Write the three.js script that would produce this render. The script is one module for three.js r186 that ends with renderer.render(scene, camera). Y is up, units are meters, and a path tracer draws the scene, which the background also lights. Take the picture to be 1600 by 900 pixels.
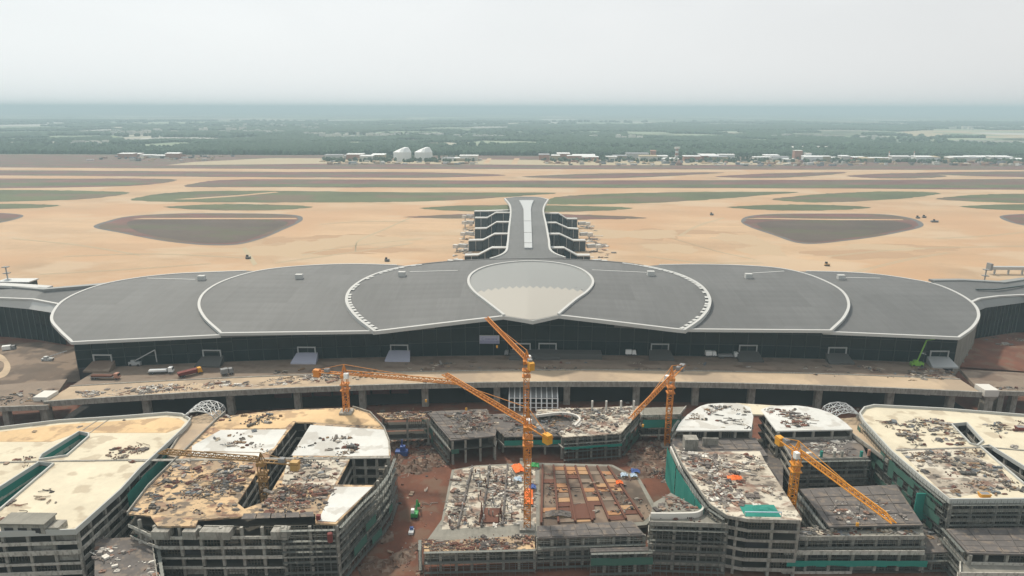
import * as THREE from 'three';

// ---------- camera, sky, sun, exposure ----------
const scene = new THREE.Scene();
const camera = new THREE.PerspectiveCamera(45.7345, 16 / 9, 1, 200000);
camera.position.set(0, 140, 0);
camera.rotation.order = 'YXZ';
camera.rotation.set(-14.7541 * Math.PI / 180, 1.2000 * Math.PI / 180, 0.1000 * Math.PI / 180);
const renderer = new THREE.WebGLRenderer({ antialias: true });
renderer.toneMapping = THREE.LinearToneMapping;
renderer.toneMappingExposure = 0.9;
renderer.shadowMap.enabled = true;

let seed = 12345;
const rnd = () => { seed = (seed + 0x6D2B79F5) | 0; let t = Math.imul(seed ^ (seed >>> 15), 1 | seed); t = (t + Math.imul(t ^ (t >>> 7), 61 | t)) ^ t; return ((t ^ (t >>> 14)) >>> 0) / 4294967296; };
const rr = (a, b) => a + (b - a) * rnd();
const pick = (a) => a[Math.floor(rnd() * a.length)];
const hash = (x, y, s) => { let h = Math.imul(x, 374761393) + Math.imul(y, 668265263) + Math.imul(s, 974634777); h = Math.imul(h ^ (h >>> 13), 1274126177); return ((h ^ (h >>> 16)) >>> 0) / 4294967296; };
const vnoise = (x, y, p, s) => {
  const xi = Math.floor(x), yi = Math.floor(y), fx = x - xi, fy = y - yi, u = fx * fx * (3 - 2 * fx), v = fy * fy * (3 - 2 * fy);
  const m = (a) => ((a % p) + p) % p;
  const a = hash(m(xi), m(yi), s), b = hash(m(xi + 1), m(yi), s), c = hash(m(xi), m(yi + 1), s), d = hash(m(xi + 1), m(yi + 1), s);
  return a + (b - a) * u + (c - a) * v + (a - b - c + d) * u * v;
};
const fbm = (x, y, p, s, o = 4) => { let t = 0, a = 0.5, n = 0; for (let i = 0; i < o; i++) { t += a * vnoise(x, y, p, s + i * 7); n += a; a *= 0.5; x *= 2; y *= 2; p *= 2; } return t / n; };
const clamp = (x, a = 0, b = 1) => Math.min(b, Math.max(a, x));
const smooth = (a, b, x) => { const t = clamp((x - a) / (b - a)); return t * t * (3 - 2 * t); };

const SUN = new THREE.Vector3(-0.34, 0.80, -0.50).normalize();
{ // hazy, thinly overcast sky
  const w = 1024, h = 512, d = new Float32Array(w * h * 4);
  for (let j = 0; j < h; j++) for (let i = 0; i < w; i++) {
    const el = ((j + 0.5) / h - 0.5) * Math.PI, az = ((i + 0.5) / w - 0.5) * 2 * Math.PI;
    const x = Math.cos(el) * Math.cos(az), y = Math.sin(el), z = Math.cos(el) * Math.sin(az);
    const e = Math.max(y, 0), cs = x * SUN.x + y * SUN.y + z * SUN.z;
    const s = 1 / (0.25 + e), c = fbm(i / w * 16, e * 6 + 3, 16, 5, 5) * 0.6 + fbm((x * s + 40) * 1.2, (z * s + 40) * 1.2, 4096, 31, 5) * 0.4;
    const cloud = smooth(0.35, 0.68, c), glow = smooth(-0.35, 1, cs);
    const warm = 0.5 + 0.5 * x;                                   // the veil is cooler and whiter towards the sun's side
    let b = 0.90 + 0.13 * cloud * smooth(0.02, 0.25, e) - 0.09 * smooth(0.02, 0.3, e) * (1 - cloud) + 0.2 * glow * glow - 0.035 * warm + 0.05 * (1 - warm);
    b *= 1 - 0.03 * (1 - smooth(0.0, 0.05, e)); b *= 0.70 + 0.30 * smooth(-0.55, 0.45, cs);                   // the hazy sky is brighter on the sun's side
    const k = (j * w + i) * 4, low = 1 - smooth(0, 0.12, e);
    const blue = 0.05 * (1 - cloud) * smooth(0.03, 0.35, e);
    d[k] = b * (0.985 - blue - 0.04 * (1 - warm) + 0.01 * warm * low); d[k + 1] = b * (0.985 - blue * 0.3); d[k + 2] = b * (0.985 + blue * 0.35 - 0.004 * warm); d[k + 3] = 1;
  }
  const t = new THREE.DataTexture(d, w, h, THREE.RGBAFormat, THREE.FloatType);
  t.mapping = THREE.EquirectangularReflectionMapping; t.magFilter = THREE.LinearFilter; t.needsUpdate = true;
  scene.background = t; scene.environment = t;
}
const sun = new THREE.DirectionalLight(new THREE.Color(1, 0.92, 0.78), 3.8);
sun.position.copy(SUN).multiplyScalar(900); sun.target.position.set(0, 0, -250);
sun.position.add(sun.target.position);
sun.castShadow = true; sun.shadow.radius = 8; sun.shadow.mapSize.set(4096, 4096);
Object.assign(sun.shadow.camera, { left: -600, right: 600, top: 700, bottom: -400, near: 10, far: 2500 });
scene.add(sun, sun.target);
scene.fog = new THREE.FogExp2(new THREE.Color(0.72, 0.92, 1.0), 0.000195);

// ---------- materials ----------
function tex(n, fn) {
  const d = new Uint8Array(n * n * 4);
  for (let j = 0; j < n; j++) for (let i = 0; i < n; i++) { const c = fn(i / n, j / n, i, j), k = (j * n + i) * 4; for (let q = 0; q < 3; q++) d[k + q] = 255 * Math.pow(clamp(c[q]), 1 / 2.2); d[k + 3] = 255; }
  const t = new THREE.DataTexture(d, n, n); t.colorSpace = THREE.SRGBColorSpace; t.wrapS = t.wrapT = THREE.RepeatWrapping; t.magFilter = THREE.LinearFilter; t.minFilter = THREE.LinearMipmapLinearFilter; t.generateMipmaps = true; t.needsUpdate = true;
  return t;
}
const mix = (a, b, t) => a.map((v, i) => v + (b[i] - v) * t);
const sc = (a, k) => a.map((v) => v * k);
function surf(t, metres, rough = 0.9, extra = {}) { const m = t.clone(); m.repeat.set(1 / metres, 1 / metres); m.needsUpdate = true; return new THREE.MeshStandardMaterial({ map: m, roughness: rough, ...extra }); }
const flat = (r, g, b, rough = 0.8, metal = 0) => new THREE.MeshStandardMaterial({ color: new THREE.Color().setRGB(r, g, b), roughness: rough, metalness: metal });
const tConcrete = tex(512, (u, v) => { const a = fbm(u * 6, v * 6, 6, 1, 5), b = fbm(u * 40, v * 40, 40, 2, 3), st = fbm(u * 30, v * 3, 30, 9, 3); return sc([0.235, 0.22, 0.185], 0.62 + 0.5 * a + 0.2 * b - 0.10 * smooth(0.55, 0.75, st)); });
const tPale = tex(512, (u, v) => { const a = fbm(u * 4, v * 4, 4, 3, 6), b = fbm(u * 40, v * 40, 40, 4, 3), st = smooth(0.56, 0.7, fbm(u * 9, v * 9, 9, 14, 4)); return mix(sc([0.62, 0.55, 0.415], 0.75 + 0.35 * a + 0.12 * b), [0.36, 0.28, 0.19], st * 0.55); });
const tWhite = tex(512, (u, v) => { const a = fbm(u * 4, v * 4, 4, 6, 6), b = fbm(u * 40, v * 40, 40, 7, 3), st = smooth(0.6, 0.72, fbm(u * 8, v * 8, 8, 17, 4)); return mix(sc([0.63, 0.62, 0.585], 0.78 + 0.3 * a + 0.1 * b), [0.36, 0.32, 0.27], st * 0.45); });
const tPeach = tex(512, (u, v) => { const a = fbm(u * 4, v * 4, 4, 8, 6), b = fbm(u * 40, v * 40, 40, 9, 3), st = smooth(0.55, 0.7, fbm(u * 9, v * 9, 9, 19, 4)); return mix(sc([0.66, 0.46, 0.25], 0.72 + 0.4 * a + 0.12 * b), [0.30, 0.19, 0.11], st * 0.6); });
const tSoil = tex(512, (u, v) => { const a = fbm(u * 5, v * 5, 5, 11, 6), b = fbm(u * 50, v * 50, 50, 12, 3), w = smooth(0.5, 0.7, fbm(u * 7, v * 7, 7, 21, 5)); return mix(sc([0.15, 0.050, 0.024], 0.45 + 0.8 * a + 0.25 * b), [0.15, 0.095, 0.06], w * 0.65); });
const tApron = tex(1024, (u, v) => { const a = fbm(u * 3, v * 3, 3, 13, 6), st = fbm(u * 4, v * 18, 4, 23, 5), b = fbm(u * 90, v * 90, 90, 15, 3), t = smooth(0.5, 0.72, fbm(u * 6, v * 9, 6, 41, 5)); return mix(mix(sc([0.47, 0.315, 0.185], 0.56 + 0.42 * a + 0.42 * st + 0.12 * b), [0.47, 0.275, 0.145], smooth(0.4, 0.7, fbm(u * 3, v * 3, 3, 43, 4)) * 0.7), [0.52, 0.39, 0.26], t * 0.6); });
const tGrass = tex(512, (u, v) => { const a = fbm(u * 5, v * 9, 5, 16, 6), b = fbm(u * 60, v * 60, 60, 17, 3), w = smooth(0.48, 0.66, fbm(u * 4, v * 7, 4, 27, 5)); return mix(sc([0.085, 0.098, 0.034], 0.5 + 0.7 * a + 0.3 * b), [0.14, 0.085, 0.05], w * 0.75); });
const tBrown = tex(512, (u, v) => { const a = fbm(u * 5, v * 9, 5, 18, 6), b = fbm(u * 60, v * 60, 60, 19, 3), w = smooth(0.5, 0.66, fbm(u * 4, v * 8, 4, 29, 5)); return mix(sc([0.155, 0.066, 0.052], 0.5 + 0.7 * a + 0.25 * b), [0.10, 0.085, 0.045], w * 0.7); });
const tScrub = tex(512, (u, v) => { const a = fbm(u * 5, v * 9, 5, 66, 6), b = fbm(u * 60, v * 60, 60, 67, 3), w = smooth(0.42, 0.62, fbm(u * 4, v * 8, 4, 69, 5)); return mix(sc([0.082, 0.055, 0.040], 0.5 + 0.7 * a + 0.25 * b), [0.075, 0.08, 0.03], w * 0.6); });
const tSoilDull = tex(512, (u, v) => { const a = fbm(u * 6, v * 6, 6, 161, 6), w = smooth(0.45, 0.65, fbm(u * 9, v * 9, 9, 163, 5)); return mix(sc([0.15, 0.105, 0.075], 0.4 + 0.9 * a), [0.28, 0.20, 0.14], w * 0.6); });
const tSpoil = tex(512, (u, v) => { const a = fbm(u * 8, v * 8, 8, 171, 6), w = smooth(0.45, 0.62, fbm(u * 14, v * 14, 14, 173, 5)); return mix(sc([0.13, 0.068, 0.042], 0.4 + 0.9 * a), [0.19, 0.14, 0.105], w * 0.8); });
const tLand = tex(1024, (u, v) => {
  const a = fbm(u * 12, v * 12, 12, 33, 6), cx = Math.floor(u * 44 + fbm(u * 8, v * 8, 8, 3, 3) * 4), cy = Math.floor(v * 60 + fbm(u * 8, v * 8, 8, 4, 3) * 4), f = hash(cx, cy, 77), g = fbm(u * 5, v * 5, 5, 35, 4);
  let c = sc([0.085, 0.125, 0.075], 0.6 + 0.8 * a);
  if (f > 0.6 && g > 0.40) c = mix(c, f > 0.85 ? [0.48, 0.42, 0.32] : [0.22, 0.25, 0.15], 0.8);
  return c;
});
const tRoof = tex(1024, (u, v, i, j) => { const a = fbm(u * 4, v * 4, 4, 51, 5), st = fbm(u * 3, v * 40, 3, 53, 4); const seam = i % 16 === 0 ? 0.9 : 1; const sheet = (0.95 + 0.1 * hash(i >> 4, j >> 7, 9)) * (0.92 + 0.16 * hash(i >> 7, j >> 8, 19)); return sc([0.118, 0.118, 0.117], (0.78 + 0.26 * a + 0.2 * st) * seam * sheet); });
const tDeck = tex(512, (u, v) => { const a = fbm(u * 5, v * 8, 5, 61, 6), b = fbm(u * 50, v * 50, 50, 62, 3), w = smooth(0.5, 0.68, fbm(u * 6, v * 8, 6, 65, 5)); return mix(sc([0.235, 0.175, 0.128], 0.6 + 0.5 * a + 0.15 * b), [0.13, 0.08, 0.055], w * 0.7); });
const tBand = tex(512, (u, v) => { const a = fbm(u * 6, v * 6, 6, 101, 5), b = fbm(u * 40, v * 40, 40, 102, 3), st = smooth(0.5, 0.72, fbm(u * 14, v * 5, 70, 109, 4)); return mix(sc([0.50, 0.475, 0.42], 0.6 + 0.5 * a + 0.2 * b), [0.17, 0.15, 0.12], st * 0.6); });
const tColumn = tex(512, (u, v) => { const a = fbm(u * 6, v * 6, 6, 111, 5), b = fbm(u * 40, v * 40, 40, 112, 3), st = smooth(0.5, 0.72, fbm(u * 16, v * 5, 80, 119, 4)); return mix(sc([0.33, 0.31, 0.27], 0.55 + 0.6 * a + 0.2 * b), [0.14, 0.12, 0.10], st * 0.5); });
const dirty = (base, s0) => tex(1024, (u, v) => { const a = fbm(u * 4, v * 4, 4, s0, 6), b = fbm(u * 70, v * 70, 70, s0 + 1, 3), big = smooth(0.46, 0.6, fbm(u * 9, v * 13, 117, s0 + 9, 5)), sm = smooth(0.54, 0.62, fbm(u * 34, v * 46, 782, s0 + 3, 4)), red = smooth(0.56, 0.68, fbm(u * 13, v * 19, 247, s0 + 5, 4)); return mix(mix(mix(sc(base, 0.7 + 0.35 * a + 0.2 * b), [0.23, 0.175, 0.13], big * 0.6), [0.10, 0.08, 0.065], sm * 0.75), [0.20, 0.09, 0.055], red * 0.6); });
const tPaleDirty = dirty([0.60, 0.54, 0.44], 121), tPeachDirty = dirty([0.60, 0.42, 0.24], 141);
const tLane = tex(512, (u, v) => { const a = fbm(u * 4, v * 6, 4, 81, 6), b = fbm(u * 40, v * 40, 40, 82, 3), w = smooth(0.48, 0.68, fbm(u * 6, v * 4, 6, 85, 5)); return mix(sc([0.49, 0.37, 0.25], 0.68 + 0.4 * a + 0.12 * b), [0.33, 0.25, 0.18], w * 0.7); });
const tForm = tex(512, (u, v) => { const a = fbm(u * 8, v * 8, 8, 71, 5), b = fbm(u * 60, v * 60, 60, 72, 3); return mix(sc([0.115, 0.10, 0.092], 0.6 + 0.6 * a + 0.25 * b), [0.26, 0.20, 0.15], smooth(0.5, 0.7, fbm(u * 10, v * 10, 10, 75, 4)) * 0.5); });
const M = {
  concrete: surf(tConcrete, 24), concreteFine: surf(tColumn, 11), pale: surf(tPale, 46), white: surf(tWhite, 40), peach: surf(tPeach, 42), soil: surf(tSoil, 60), redSoil: surf(tSoil, 33),
  apron: surf(tApron, 420), taxiway: surf(tApron, 260), grass: surf(tGrass, 300), brown: surf(tBrown, 260), scrub: surf(tScrub, 240), spoil: surf(tSpoil, 22), brownDirt: surf(tSoilDull, 70), board: flat(0.38, 0.19, 0.09, 0.9), boardPale: flat(0.42, 0.25, 0.13, 0.9), land: surf(tLand, 9000), roof: surf(tRoof, 96, 0.72), deck: surf(tDeck, 55), deckPale: surf(tLane, 60), paleDirty: surf(tPaleDirty, 60), concreteDirty: surf(tForm, 30), peachDirty: surf(tPeachDirty, 60), floor: flat(0.06, 0.055, 0.045, 0.95), rimGrey: flat(0.46, 0.46, 0.43, 0.8), paleConcrete: surf(tBand, 9), glassSkyTint: flat(0.02, 0.042, 0.06, 0.25), deckShade: flat(0.022, 0.02, 0.02, 0.95), form: surf(tForm, 14),
  rim: flat(0.50, 0.495, 0.475, 0.65), creamRoof: flat(0.37, 0.345, 0.305, 0.6), greyRoof: flat(0.235, 0.238, 0.23, 0.55), glass: new THREE.MeshPhysicalMaterial({ color: new THREE.Color().setRGB(0.006, 0.017, 0.02), roughness: 0.2, specularIntensity: 0.35 }), mullion: flat(0.05, 0.07, 0.07, 0.5, 0.2), dark: flat(0.03, 0.028, 0.03, 0.9), maroon: flat(0.20, 0.065, 0.06, 0.8),
  net: flat(0.016, 0.21, 0.165, 0.9), netDark: flat(0.045, 0.12, 0.09, 0.95), steel: flat(0.45, 0.46, 0.46, 0.5, 0.3), scaffold: flat(0.15, 0.155, 0.14, 0.6, 0.2), orange: flat(0.58, 0.205, 0.022, 0.55), yellow: flat(0.66, 0.31, 0.02, 0.55),
  rust: flat(0.13, 0.05, 0.03, 0.9), timber: surf(tPeach, 6), tarpOrange: flat(0.85, 0.16, 0.02, 0.7), blue: flat(0.05, 0.10, 0.30, 0.6), paleBlue: flat(0.45, 0.55, 0.65, 0.6), whitePaint: flat(0.8, 0.8, 0.78, 0.5), red: flat(0.17, 0.035, 0.028, 0.8), green: flat(0.03, 0.30, 0.07, 0.5), black: flat(0.02, 0.02, 0.02, 0.8),
  shoring: flat(0.13, 0.115, 0.09, 0.9), greyDark: flat(0.075, 0.075, 0.07, 0.8), grey: flat(0.22, 0.22, 0.22, 0.7), wall: flat(0.62, 0.59, 0.54, 0.8), shedRoof: flat(0.68, 0.67, 0.65, 0.6), shedDark: flat(0.25, 0.25, 0.26, 0.7), brick: flat(0.40, 0.20, 0.14, 0.8), lake: flat(0.65, 0.68, 0.7, 0.3), field: flat(0.42, 0.34, 0.22, 0.95), paleGreen: flat(0.22, 0.26, 0.12, 0.95), lavender: flat(0.42, 0.43, 0.52, 0.6), limeBoom: flat(0.20, 0.42, 0.06, 0.5), gravel: flat(0.13, 0.125, 0.12, 0.95), palePatch: flat(0.46, 0.33, 0.205, 0.95), brownPatch: flat(0.40, 0.255, 0.148, 0.95),
};
const debrisMat = new THREE.MeshStandardMaterial({ vertexColors: true, roughness: 0.9 });
const leafMat = new THREE.MeshStandardMaterial({ color: 0xffffff, roughness: 0.95 });

// ---------- geometry helpers ----------
const used = {};
const numbered = (n) => { const k = used[n] = (used[n] ?? -1) + 1; return k ? n + '_' + String(k).padStart(3, '0') : n; };
function place(o) { scene.add(o); return o; }
function thing(name, label, category, [x, y, z] = [0, 0, 0], group) {
  const o = new THREE.Group(); o.name = numbered(name); o.position.set(x, y, z); o.userData = { label, category }; if (group) o.userData.group = group; return place(o);
}
const offset = (p) => { const v = new THREE.Vector3(); while (p && p !== scene) { v.add(p.position); p = p.parent; } return v; };
class B { // collects boxes, beams, prisms and triangles given in world metres, then builds ONE mesh
  constructor() { this.p = []; this.n = []; this.u = []; this.c = []; this.i = []; this.col = null; }
  v(x, y, z, nx, ny, nz, u, w) { this.p.push(x, y, z); this.n.push(nx, ny, nz); this.u.push(u, w); if (this.col) this.c.push(...this.col); return this.p.length / 3 - 1; }
  quad(a, b, c, d) { // counter-clockwise seen from outside
    const e1 = [b[0] - a[0], b[1] - a[1], b[2] - a[2]], e2 = [d[0] - a[0], d[1] - a[1], d[2] - a[2]];
    let n = [e1[1] * e2[2] - e1[2] * e2[1], e1[2] * e2[0] - e1[0] * e2[2], e1[0] * e2[1] - e1[1] * e2[0]]; const l = Math.hypot(...n) || 1; n = n.map((q) => q / l);
    const lu = Math.hypot(...e1), lv = Math.hypot(...e2), flatTop = Math.abs(n[1]) > 0.8, o = flatTop ? null : a[0] * 0.7 + a[2] * 0.7;
    const uv = (p, s, t) => flatTop ? [p[0], p[2]] : [o + s * lu, a[1] + t * lv];
    const k = [[a, 0, 0], [b, 1, 0], [c, 1, 1], [d, 0, 1]].map(([q, s, t]) => this.v(...q, ...n, ...uv(q, s, t)));
    this.i.push(k[0], k[1], k[2], k[0], k[2], k[3]); return this;
  }
  hexa(q) { // 4 bottom corners then 4 top corners, counter-clockwise seen from above
    const [a, b, c, d, e, f, g, h] = q; this.quad(d, c, b, a).quad(e, f, g, h).quad(a, b, f, e).quad(b, c, g, f).quad(c, d, h, g).quad(d, a, e, h); return this;
  }
  box(x, y, z, sx, sy, sz, ry = 0) { // y is the underside
    const c = Math.cos(ry), s = Math.sin(ry), P = (dx, dz, yy) => [x + dx * c + dz * s, yy, z - dx * s + dz * c], X = sx / 2, Z = sz / 2;
    return this.hexa([P(-X, Z, y), P(X, Z, y), P(X, -Z, y), P(-X, -Z, y), P(-X, Z, y + sy), P(X, Z, y + sy), P(X, -Z, y + sy), P(-X, -Z, y + sy)]);
  }
  beam(a, b, w, h = w) { // bar between two points
    const A = new THREE.Vector3(...a), C = new THREE.Vector3(...b), d = C.clone().sub(A).normalize(), up = Math.abs(d.y) > 0.95 ? new THREE.Vector3(1, 0, 0) : new THREE.Vector3(0, 1, 0);
    const r = new THREE.Vector3().crossVectors(d, up).normalize(), t = new THREE.Vector3().crossVectors(r, d);
    const P = (o, i, j) => { const q = o.clone().addScaledVector(r, i * w / 2).addScaledVector(t, j * h / 2); return [q.x, q.y, q.z]; };
    return this.hexa([P(A, -1, -1), P(A, 1, -1), P(C, 1, -1), P(C, -1, -1), P(A, -1, 1), P(A, 1, 1), P(C, 1, 1), P(C, -1, 1)]);
  }
  prism(poly, y0, y1, holes = []) {
    const V = (l) => l.map(([x, z]) => new THREE.Vector2(x, -z)); let o = V(poly), hs = holes.map(V);
    if (THREE.ShapeUtils.isClockWise(o)) o.reverse(); hs.forEach((h) => { if (!THREE.ShapeUtils.isClockWise(h)) h.reverse(); });
    const f = THREE.ShapeUtils.triangulateShape(o, hs), all = [...o, ...hs.flat()];
    for (const [y, ny] of [[y1, 1], [y0, -1]]) { const k = all.map((q) => this.v(q.x, y, -q.y, 0, ny, 0, q.x, -q.y)); for (const t of f) ny > 0 ? this.i.push(k[t[0]], k[t[1]], k[t[2]]) : this.i.push(k[t[0]], k[t[2]], k[t[1]]); }
    for (const l of [o, ...hs]) l.forEach((a, i) => { const b = l[(i + 1) % l.length]; this.quad([a.x, y0, -a.y], [b.x, y0, -b.y], [b.x, y1, -b.y], [a.x, y1, -a.y]); });
    return this;
  }
  geometry(o = new THREE.Vector3()) {
    const g = new THREE.BufferGeometry(), p = new Float32Array(this.p); for (let k = 0; k < p.length; k += 3) { p[k] -= o.x; p[k + 1] -= o.y; p[k + 2] -= o.z; }
    g.setAttribute('position', new THREE.BufferAttribute(p, 3)); g.setAttribute('normal', new THREE.Float32BufferAttribute(this.n, 3)); g.setAttribute('uv', new THREE.Float32BufferAttribute(this.u, 2));
    if (this.c.length) g.setAttribute('color', new THREE.Float32BufferAttribute(this.c, 3)); g.setIndex(this.i); return g;
  }
  build(name, m, parent) {
    const o = new THREE.Mesh(this.geometry(parent ? offset(parent) : undefined), m); o.castShadow = o.receiveShadow = true;
    if (parent) { o.name = name; parent.add(o); } else { o.name = numbered(name); place(o); } return o;
  }
}
const nb = () => new B();
function curve(pts, n = 10, closed = true) { return new THREE.CatmullRomCurve3(pts.map(([x, z]) => new THREE.Vector3(x, 0, z)), closed, 'centripetal').getPoints(pts.length * n).slice(0, closed ? -1 : undefined).map((v) => [v.x, v.z]); }
function sheet(name, poly, y, m, kind = 'structure', parent) {
  const b = nb(), o = poly.map(([x, z]) => new THREE.Vector2(x, -z)); if (THREE.ShapeUtils.isClockWise(o)) o.reverse();
  const k = o.map((q) => b.v(q.x, y, -q.y, 0, 1, 0, q.x, -q.y)); for (const t of THREE.ShapeUtils.triangulateShape(o, [])) b.i.push(k[t[0]], k[t[1]], k[t[2]]);
  const s = b.build(name, m, parent); if (kind) s.userData.kind = kind; return s;
}
const inside = ([x, z], poly) => { let r = false; for (let i = 0, j = poly.length - 1; i < poly.length; j = i++) { const [a, b] = poly[i], [c, d] = poly[j]; if ((b > z) !== (d > z) && x < (c - a) * (z - b) / (d - b) + a) r = !r; } return r; };
const bounds = (poly) => { const xs = poly.map((p) => p[0]), zs = poly.map((p) => p[1]); return [Math.min(...xs), Math.max(...xs), Math.min(...zs), Math.max(...zs)]; };
const middle = (poly) => [poly.reduce((s, p) => s + p[0], 0) / poly.length, poly.reduce((s, p) => s + p[1], 0) / poly.length];
const lerp2 = (a, b, t) => [a[0] + (b[0] - a[0]) * t, a[1] + (b[1] - a[1]) * t];

// ---------- land and airfield ----------
{
  const g = nb(); const S = 60000; g.quad([-S, -0.6, 3000], [S, -0.6, 3000], [S, -0.6, -S], [-S, -0.6, -S]); g.build('ground', M.land).userData.kind = 'structure';
}
{ // low ridge on the left horizon, added to deepen haze and soften the skyline
  const b = nb(), n = 60, X = (i) => -52000 + 47000 * i / n, Hh = (i) => 10 + 195 * Math.sin(Math.PI * i / n) * (0.55 + 0.45 * fbm(i / 7, 3, 4096, 63, 4));
  for (let i = 0; i < n; i++) { b.quad([X(i), -0.6, -41000], [X(i + 1), -0.6, -41000], [X(i + 1), Hh(i + 1), -46000], [X(i), Hh(i), -46000]); b.quad([X(i + 1), -0.6, -51000], [X(i), -0.6, -51000], [X(i), Hh(i), -46000], [X(i + 1), Hh(i + 1), -46000]); }
  b.build('added_haze_hills', M.land).userData.kind = 'structure';
}
sheet('airfield_soil', [[-4423.4,-1972.4],[-1623.2,-2106.0],[-45.1,-2121.3],[1468.0,-2079.6],[4226.0,-2100.4],[2595.7,-1275.7],[656.3,-435.7],[-663.2,-400.8],[-2490.0,-1094.4]], -0.35, M.brown);
sheet('apron', [[-3483.7,-1545.6],[-1268.6,-1638.2],[-564.6,-1622.4],[-34.9,-1644.2],[572.7,-1651.6],[1182.6,-1667.9],[3544.5,-1755.6],[2595.7,-1275.7],[815.3,-550.4],[-821.3,-505.0],[-2490.0,-1094.4]], -0.2, M.apron);
const islands = [ // soil and grass between the taxiways
  ['soil_island', M.brown, [[-2494.6,-1509.1],[-1210.5,-1561.6],[-539.1,-1547.8],[-323.1,-1556.5],[-146.5,-1532.0],[-45.5,-1490.9],[-164.4,-1436.7],[-496.9,-1423.8],[-1119.4,-1441.4],[-2320.4,-1401.3]]],
  ['soil_island', M.brown, [[-10.6,-1456.5],[108.6,-1519.2],[254.7,-1555.9],[449.2,-1571.6],[359.5,-1514.2],[238.2,-1452.3],[101.7,-1420.1]]],
  ['soil_island', M.brown, [[400.0,-1472.5],[538.8,-1551.6],[729.0,-1590.8],[652.4,-1518.4],[504.1,-1449.0]]],
  ['soil_island', M.brown, [[687.5,-1497.9],[780.2,-1553.5],[875.2,-1572.8],[907.5,-1506.5],[828.0,-1461.5],[719.8,-1457.3]]],
  ['soil_island', M.brown, [[875.2,-1572.8],[997.2,-1609.8],[1446.7,-1627.9],[1337.4,-1501.9],[1009.7,-1496.2]]],
  ['soil_island', M.brown, [[-2207.4,-1331.2],[-940.7,-1380.0],[-773.1,-1386.4],[-699.7,-1363.5],[-702.9,-1291.4],[-750.0,-1245.6],[-1995.3,-1199.9]]],
  ['soil_island', M.brown, [[-629.8,-1250.0],[-631.7,-1323.2],[-606.8,-1367.0],[-29.2,-1376.4],[556.0,-1411.4],[1410.0,-1437.5],[1266.9,-1287.8],[439.3,-1257.7],[-26.5,-1251.1],[-434.7,-1241.4]]],
  ['grass_island', M.grass, [[-1903.9,-1143.2],[-853.8,-1181.0],[-745.3,-1170.6],[-674.2,-1149.9],[-679.1,-1097.5],[-722.7,-1052.0],[-1696.5,-1014.7]]],
  ['grass_island', M.grass, [[-622.6,-1059.3],[-620.2,-1125.1],[-586.8,-1166.9],[-471.7,-1185.1],[-245.4,-1174.4],[-68.9,-1176.1],[50.7,-1171.1],[-23.7,-1120.4],[-132.6,-1064.6],[-257.8,-1041.5],[-414.1,-1036.2],[-554.1,-1038.8]]],
  ['grass_island', M.grass, [[26.7,-1036.6],[49.4,-1114.6],[115.7,-1155.5],[240.0,-1187.1],[364.7,-1200.9],[469.4,-1199.9],[379.4,-1143.0],[269.7,-1082.2],[153.3,-1040.9]]],
  ['grass_island', M.grass, [[390.4,-1098.1],[482.6,-1164.0],[562.4,-1198.5],[648.0,-1215.7],[710.6,-1199.2],[637.5,-1135.1],[530.0,-1083.5],[438.1,-1065.2]]],
  ['grass_island', M.grass, [[657.1,-1111.3],[751.9,-1169.1],[851.7,-1190.4],[1189.6,-1207.0],[1067.6,-1079.2],[732.7,-1075.3]]],
  ['grass_island', M.grass, [[-1443.9,-979.8],[-886.8,-1005.7],[-729.5,-1003.9],[-686.8,-988.0],[-717.6,-960.4],[-1372.0,-929.1]]],
  ['grass_island', M.grass, [[-530.1,-983.2],[-480.6,-1008.8],[-405.8,-1014.9],[-310.4,-987.2],[-347.9,-959.9],[-446.0,-953.5]]],
  ['grass_island', M.grass, [[-155.2,-982.4],[-97.5,-1011.3],[73.6,-1013.6],[155.7,-992.8],[97.1,-962.1],[-92.3,-955.8]]],
  ['grass_island', M.grass, [[293.9,-1007.4],[363.5,-1033.8],[450.6,-1036.7],[507.0,-1011.1],[437.1,-982.7],[345.2,-979.7]]],
  ['grass_island', M.grass, [[643.9,-1025.8],[715.5,-1049.2],[1053.2,-1064.2],[989.7,-997.8],[679.2,-993.9]]],
  ['soil_island', M.brown, [[-163.5,-897.9],[-89.5,-925.8],[67.7,-928.1],[160.4,-900.1],[98.3,-887.4],[-69.1,-887.3]]],
];
const ragged = (poly, a) => poly.map(([x, z], i) => [x + a * (fbm(i * 0.9, 3.3, 4096, 17, 3) - 0.5) * 3, z + a * (fbm(i * 0.7, 9.1, 4096, 19, 3) - 0.5) * 2]);
islands.forEach(([n, m, p], i) => sheet(n, ragged(curve(p, 14), 4.5), -0.08, m));
sheet('grass_strip', [[-2078.5,-1251.4],[-937.3,-1299.9],[-770.1,-1312.0],[-715.0,-1290.9],[-750.3,-1256.3],[-2003.3,-1204.8]], -0.03, M.grass);
sheet('grass_strip', [[-604.1,-1251.0],[-489.2,-1293.7],[-27.7,-1305.2],[582.3,-1322.2],[1326.1,-1349.8],[1277.2,-1298.6],[442.2,-1266.1],[-26.7,-1259.4],[-436.4,-1246.5]], -0.03, M.grass);
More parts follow.
